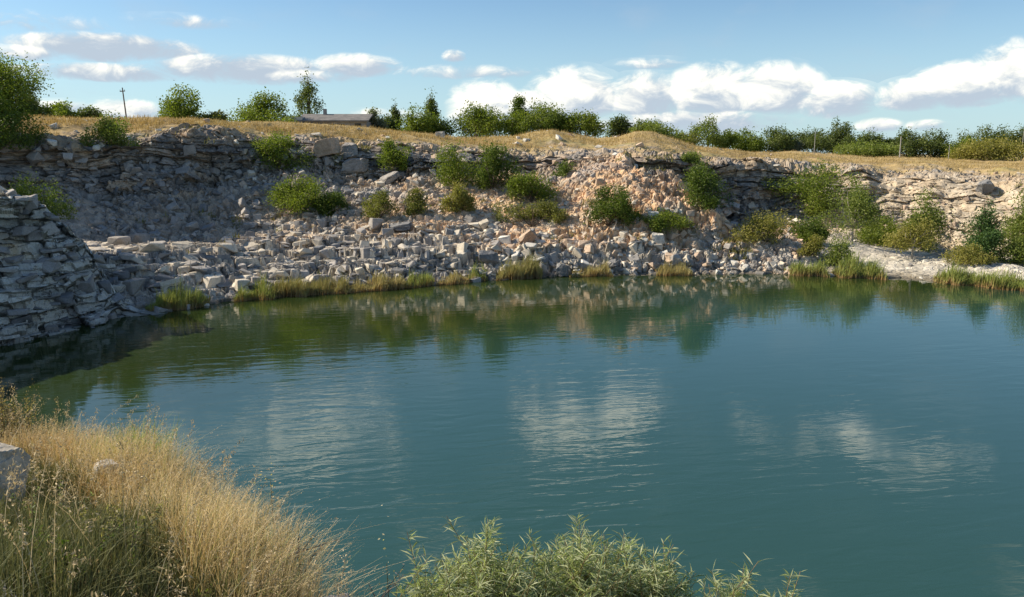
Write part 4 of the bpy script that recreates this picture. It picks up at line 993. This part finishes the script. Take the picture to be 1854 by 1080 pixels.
PAL['sage'] = (C(.16, .20, .12), C(.30, .34, .21)); PAL['sagey'] = (C(.21, .25, .14), C(.47, .49, .31)); PAL['brush'] = (C(.17, .14, .13), C(.34, .28, .25)); PAL['light'] = (C(.13, .16, .045), C(.22, .235, .08)); PAL['dryp'] = (C(.30, .22, .11), C(.5, .38, .2))
def edge_pt(x, d): y = float(np.interp(x, EDGE[:, 0], EDGE[:, 1])) - d; return Vector((x, y, bz(x, y)))
# tall feathery dry stems on the left
for k, (px, d, h) in enumerate(((12, .3, .95), (40, .4, .85), (66, .2, .9), (95, .25, .75))):
    x = -6.15 + (px) * .0062
    weed('weed', edge_pt(x, d - .1), h * 1.2, 34, 46, .028, 'dryp', ('tall dry feathery weed cluster at the very left edge', 'second tall dry feathery weed cluster from the left edge', 'third tall dry feathery weed cluster from the left edge', 'shorter dry feathery weed at the right of the left cluster')[k],
         spread=.22, tipcol=C(.27, .19, .12), seed=k + 3)
ts_ = bank_pts(420, -8.5, -.9, -.4, 2.6, 44)
V, F_, c_ = blades(len(ts_), ts_, .85, .4, .006, r, C(.34, .25, .14), C(.72, .62, .42), None, wind=(.1, 0), segs=4)
tp_ = V.reshape(len(ts_), 5, 2, 3); f_ = r.uniform(0, 1, (len(ts_), 40, 1)); cc = (tp_[:, 3, 0][:, None] * (1 - f_) + tp_[:, 4, 0][:, None] * f_).reshape(-1, 3) + r.normal(size=(len(ts_) * 40, 3)) * .012
V2, F2, c2 = leaves(cc, .02, .3, r, C(.45, .36, .22) * r.uniform(.6, 1.5, (len(cc), 1)), up=.9)
o = link('tall_stalks', mesh_np('tall_stalks', np.concatenate([V, V2]), np.concatenate([F_, F2 + len(V)]), np.concatenate([c_, c2]), False, M_DRY)); tag(o, 'tall feathery seed stalks standing above the golden grass of the near bank', 'grass', kind='stuff')
# fresh green tuft
q = np.random.default_rng(8); b0 = edge_pt(-3.8, -.05); n = 900
cen = np.zeros((n, 3)); cen[:, :2] = q.normal(0, .17, (n, 2))
V, F_, c_ = blades(n, cen, .58, .4, .008, q, C(.18, .26, .03), C(.40, .46, .08), C(.12, .12, .04), wind=(.12, 0), segs=4)
o = link('grass_tuft', mesh_np('grass_tuft', V, F_, c_, False, M_DRY)); o.location = b0; tag(o, 'bright green grass tuft on the edge of the near bank', 'grass tuft')
# sage and other weeds among the grass
WL = [(-5.3, 2.8, .55, 'olive', 'olive weed thick with small leaves near the left edge'), (-4.4, 3.9, .5, 'light', 'pale olive weed in the very bottom left corner'), (-3.6, 1.9, .5, 'sage', 'grey green sage plant in the middle of the near bank'), (-3.0, 2.4, .45, 'sage', 'grey green sage plant right of the dark hollow on the near bank'), (-4.6, 2.3, .5, 'olive', 'olive weed left of the middle sage plant'),
      (-2.2, 2.3, .4, 'dark', 'dark leafy weed low on the right of the near bank'), (-1.7, 1.6, .35, 'olive', 'olive weed near the right end of the near bank'), (-4.0, 3.2, .45, 'olive', 'yellowish leafy weed near the bottom left corner'),
      (-3.3, 3.3, .4, 'olive', 'small leafed weed at the bottom of the near bank'), (-2.6, 3.0, .38, 'grey', 'grey weed close to the bottom edge of the photo'), (-5.0, 3.4, .5, 'light', 'light green weed at the left edge below the grey boulder'),
      (-1.5, 2.4, .3, 'dark', 'dark green weed at the bottom between bank and shrub')]
WL += [(-2.9, 1.5, .45, 'olive', 'small leafed weed between golden grass and the right sage plant'), (-2.3, 1.7, .4, 'grey', 'grey stemmed weed below the rusty grass'), (-4.9, 1.9, .5, 'grey', 'grey green weed under the golden grass at the left'), (-1.9, 2.7, .35, 'olive', 'olive weed at the bottom near the rock end')]
for k, (x, d, h, pal, lab) in enumerate(WL):
    weed('weed', edge_pt(x, d), h * .85, 22, 50, .026, pal, lab, spread=.42, seed=20 + k, tipcol=C(.30, .26, .14) if k % 3 == 1 else None)
for k, (x, d, h, lab) in enumerate(((-1.25, -.15, .36, 'grey brown dry brush on the outer brink of the near bank'), (-1.0, .35, .34, 'dry twiggy brush at the lower right tip of the near bank'), (-1.7, .1, .34, 'rusty brown dry brush mixed in the grass above the rock'))):
    weed('dry_brush', edge_pt(x, d), h, 46, 40, .022, 'brush', lab, spread=.75, seed=80 + k, stemc=(C(.19, .15, .13), C(.3, .25, .12)))
# bare twig and yellow flower over the water
weed('dry_stalk', edge_pt(-1.85, -.45), 1.15, 3, 10, .02, 'dryp', 'thin bare branching stalk leaning over the water above the grass', spread=.35, seed=51, tipcol=C(.5, .4, .28))
weed('flowering_weed', edge_pt(-.95, -.35), .42, 5, 12, .03, 'olive', 'small yellow flowered weed at the right tip of the near bank', spread=.3, seed=53, tipcol=C(.62, .55, .07))
# stones on the near bank
def near_rock(x, d, s, v, kind, label, sz=.7, lift=.2):
    V, Fr, tn = rough_rock(v, int(abs(x) * 7)); p = edge_pt(x, d) if abs(x) < 15 else bhit(x, d)
    o = link('boulder', mesh_np('boulder', V, Fr, rock_col(kind, random.Random(3))[None, :] * tn[:, None], False, M_NEAR))
    o.location = p + Vector((0, 0, s * lift)); o.scale = (s, s * .8, s * sz); o.rotation_euler = (.1, .15, .5); return tag(o, label, 'rock')
near_rock(-4.30, (float(np.interp(-4.30, EDGE[:, 0], EDGE[:, 1])) - 6.2), .80, 12, 'pale', 'rough grey boulder cut by the left edge on the near bank', 1.15, .28)
near_rock(195, 890, .20, 8, 'white', 'small white stone half buried in the golden grass', .8, 1.15)
near_rock(-3.25, -.05, .26, 0, 'tan', 'brown pointed stone at the brink where grass meets water', 1.1, .3)
near_rock(-1.15, .25, .75, 2, 'blue', 'grey violet rock at the lower right end of the near bank', .8, .2)
near_rock(-1.0, .9, .6, 8, 'grey', 'grey rock at the bottom edge under the near bank grass', .8, .2)
near_rock(-2.4, 3.0, .5, 4, 'grey', 'flat grey stone showing in the dark hollow of the near bank', .6, .2)

# sage green shrubs rising from below the camera
def front_shrub(x, y, ztop, w, label, seed, n=300):
    n = int(n * .72); q = np.random.default_rng(seed); zb = bz(x, y); root = empty('shrub', (x, y, zb)); h = ztop - zb
    parts = []; cen = []; dirs = []
    for k in range(n):
        a = q.uniform(0, 6.28); rad = math.sqrt(q.uniform(0, 1)) * w * .5
        top = h - .06 - w * .42 * (rad / (w * .5)) ** 2 + q.normal(0, .10) - .12 * math.sin(a * 3 + seed) ** 2 - (0 if k % 3 else .12) + (q.uniform(.08, .26) if k % 11 == 0 else 0)
        p0 = C(math.cos(a), math.sin(a), 0) * rad * .15; e = C(math.cos(a) * rad, math.sin(a) * rad, top)
        d = C(math.cos(a) * .35 + q.normal() * .2 + .1, math.sin(a) * .35 + q.normal() * .2, 1)
        m_ = e - d * .6; parts.append(tube([p0, p0 * .4 + m_ * .6 - C(0, 0, .1), m_, e], [.011, .007, .005, .002], 4))
        nl = 54; f = q.uniform(0, 1, nl) ** .8; pts = m_ * (1 - f)[:, None] + e * f[:, None]
        ld = q.normal(size=(nl, 3)) * C(1.1, 1.1, .5) + C(.25, 0, .7); ld /= np.linalg.norm(ld, axis=1, keepdims=True)
        cen.append(pts); dirs.append(ld)
    V, F = joinm(parts); link('stems', mesh_np('stems', V, F, np.tile(C(.33, .24, .13), (len(V), 1)), True, M_DRY), root)
    cen = np.concatenate(cen); d = np.concatenate(dirs); m_ = len(cen)
    s = np.cross(d, q.normal(size=(m_, 3))); s /= np.linalg.norm(s, axis=1, keepdims=True)
    L = q.uniform(.05, .16, m_)[:, None]; wd_ = .0052
    V = np.stack([cen, cen + d * L * .45 + s * wd_, cen + d * L + C(0, 0, -.12) * L, cen + d * L * .45 - s * wd_], 1).reshape(-1, 3)
    t = np.repeat(q.uniform(0, 1, m_), 4); colr = PAL['sagey'][0] * (1 - t)[:, None] + PAL['sagey'][1] * t[:, None]
    link('leaves', mesh_np('leaves', V, np.arange(m_ * 4).reshape(-1, 4), colr, False, M_LEAF), root)
    return tag(root, label, 'shrub', 'narrow leaved shrubs at the bottom of the photo')
def top_at(px, py, Y): return at(px, py, Y)
for (px, py, Y, w, lab, sd_, n) in ((1060, 966, 6.0, 1.3, 'tallest narrow leaved shrub at the bottom centre', 1, 330), (880, 972, 5.9, 1.05, 'pale narrow leaved shrub left of the tallest one', 2, 240),
                                (1190, 1000, 6.0, .7, 'right shoulder of the narrow leaved shrub group', 3, 150), (770, 1035, 5.6, .55, 'low sparse shrub at the left end of the shrub group', 4, 90),
                                (1330, 1052, 5.6, .6, 'small shrub tips just above the bottom edge right of centre', 5, 110), (1430, 1060, 5.4, .35, 'last few shrub tips at the bottom right of centre', 6, 40)):
    p = top_at(px, py, Y); front_shrub(p.x, p.y, p.z, w, lab, sd_, n)
weed('dry_stalk', Vector((top_at(700, 1080, 5.5).x, 5.5, bz(top_at(700, 1080, 5.5).x, 5.5))), top_at(698, 950, 5.5).z - bz(top_at(700, 1080, 5.5).x, 5.5), 2, 10, .02, 'dryp', 'single pale stalk standing left of the shrub group', spread=.05, seed=61, tipcol=C(.5, .45, .3))
p = top_at(1068, 928, 6.0); weed('tall_weed', Vector((p.x, p.y, bz(p.x, p.y))), p.z - bz(p.x, p.y), 4, 60, .05, 'sage', 'small leaved stem rising above the tallest shrub', spread=.03, seed=63)
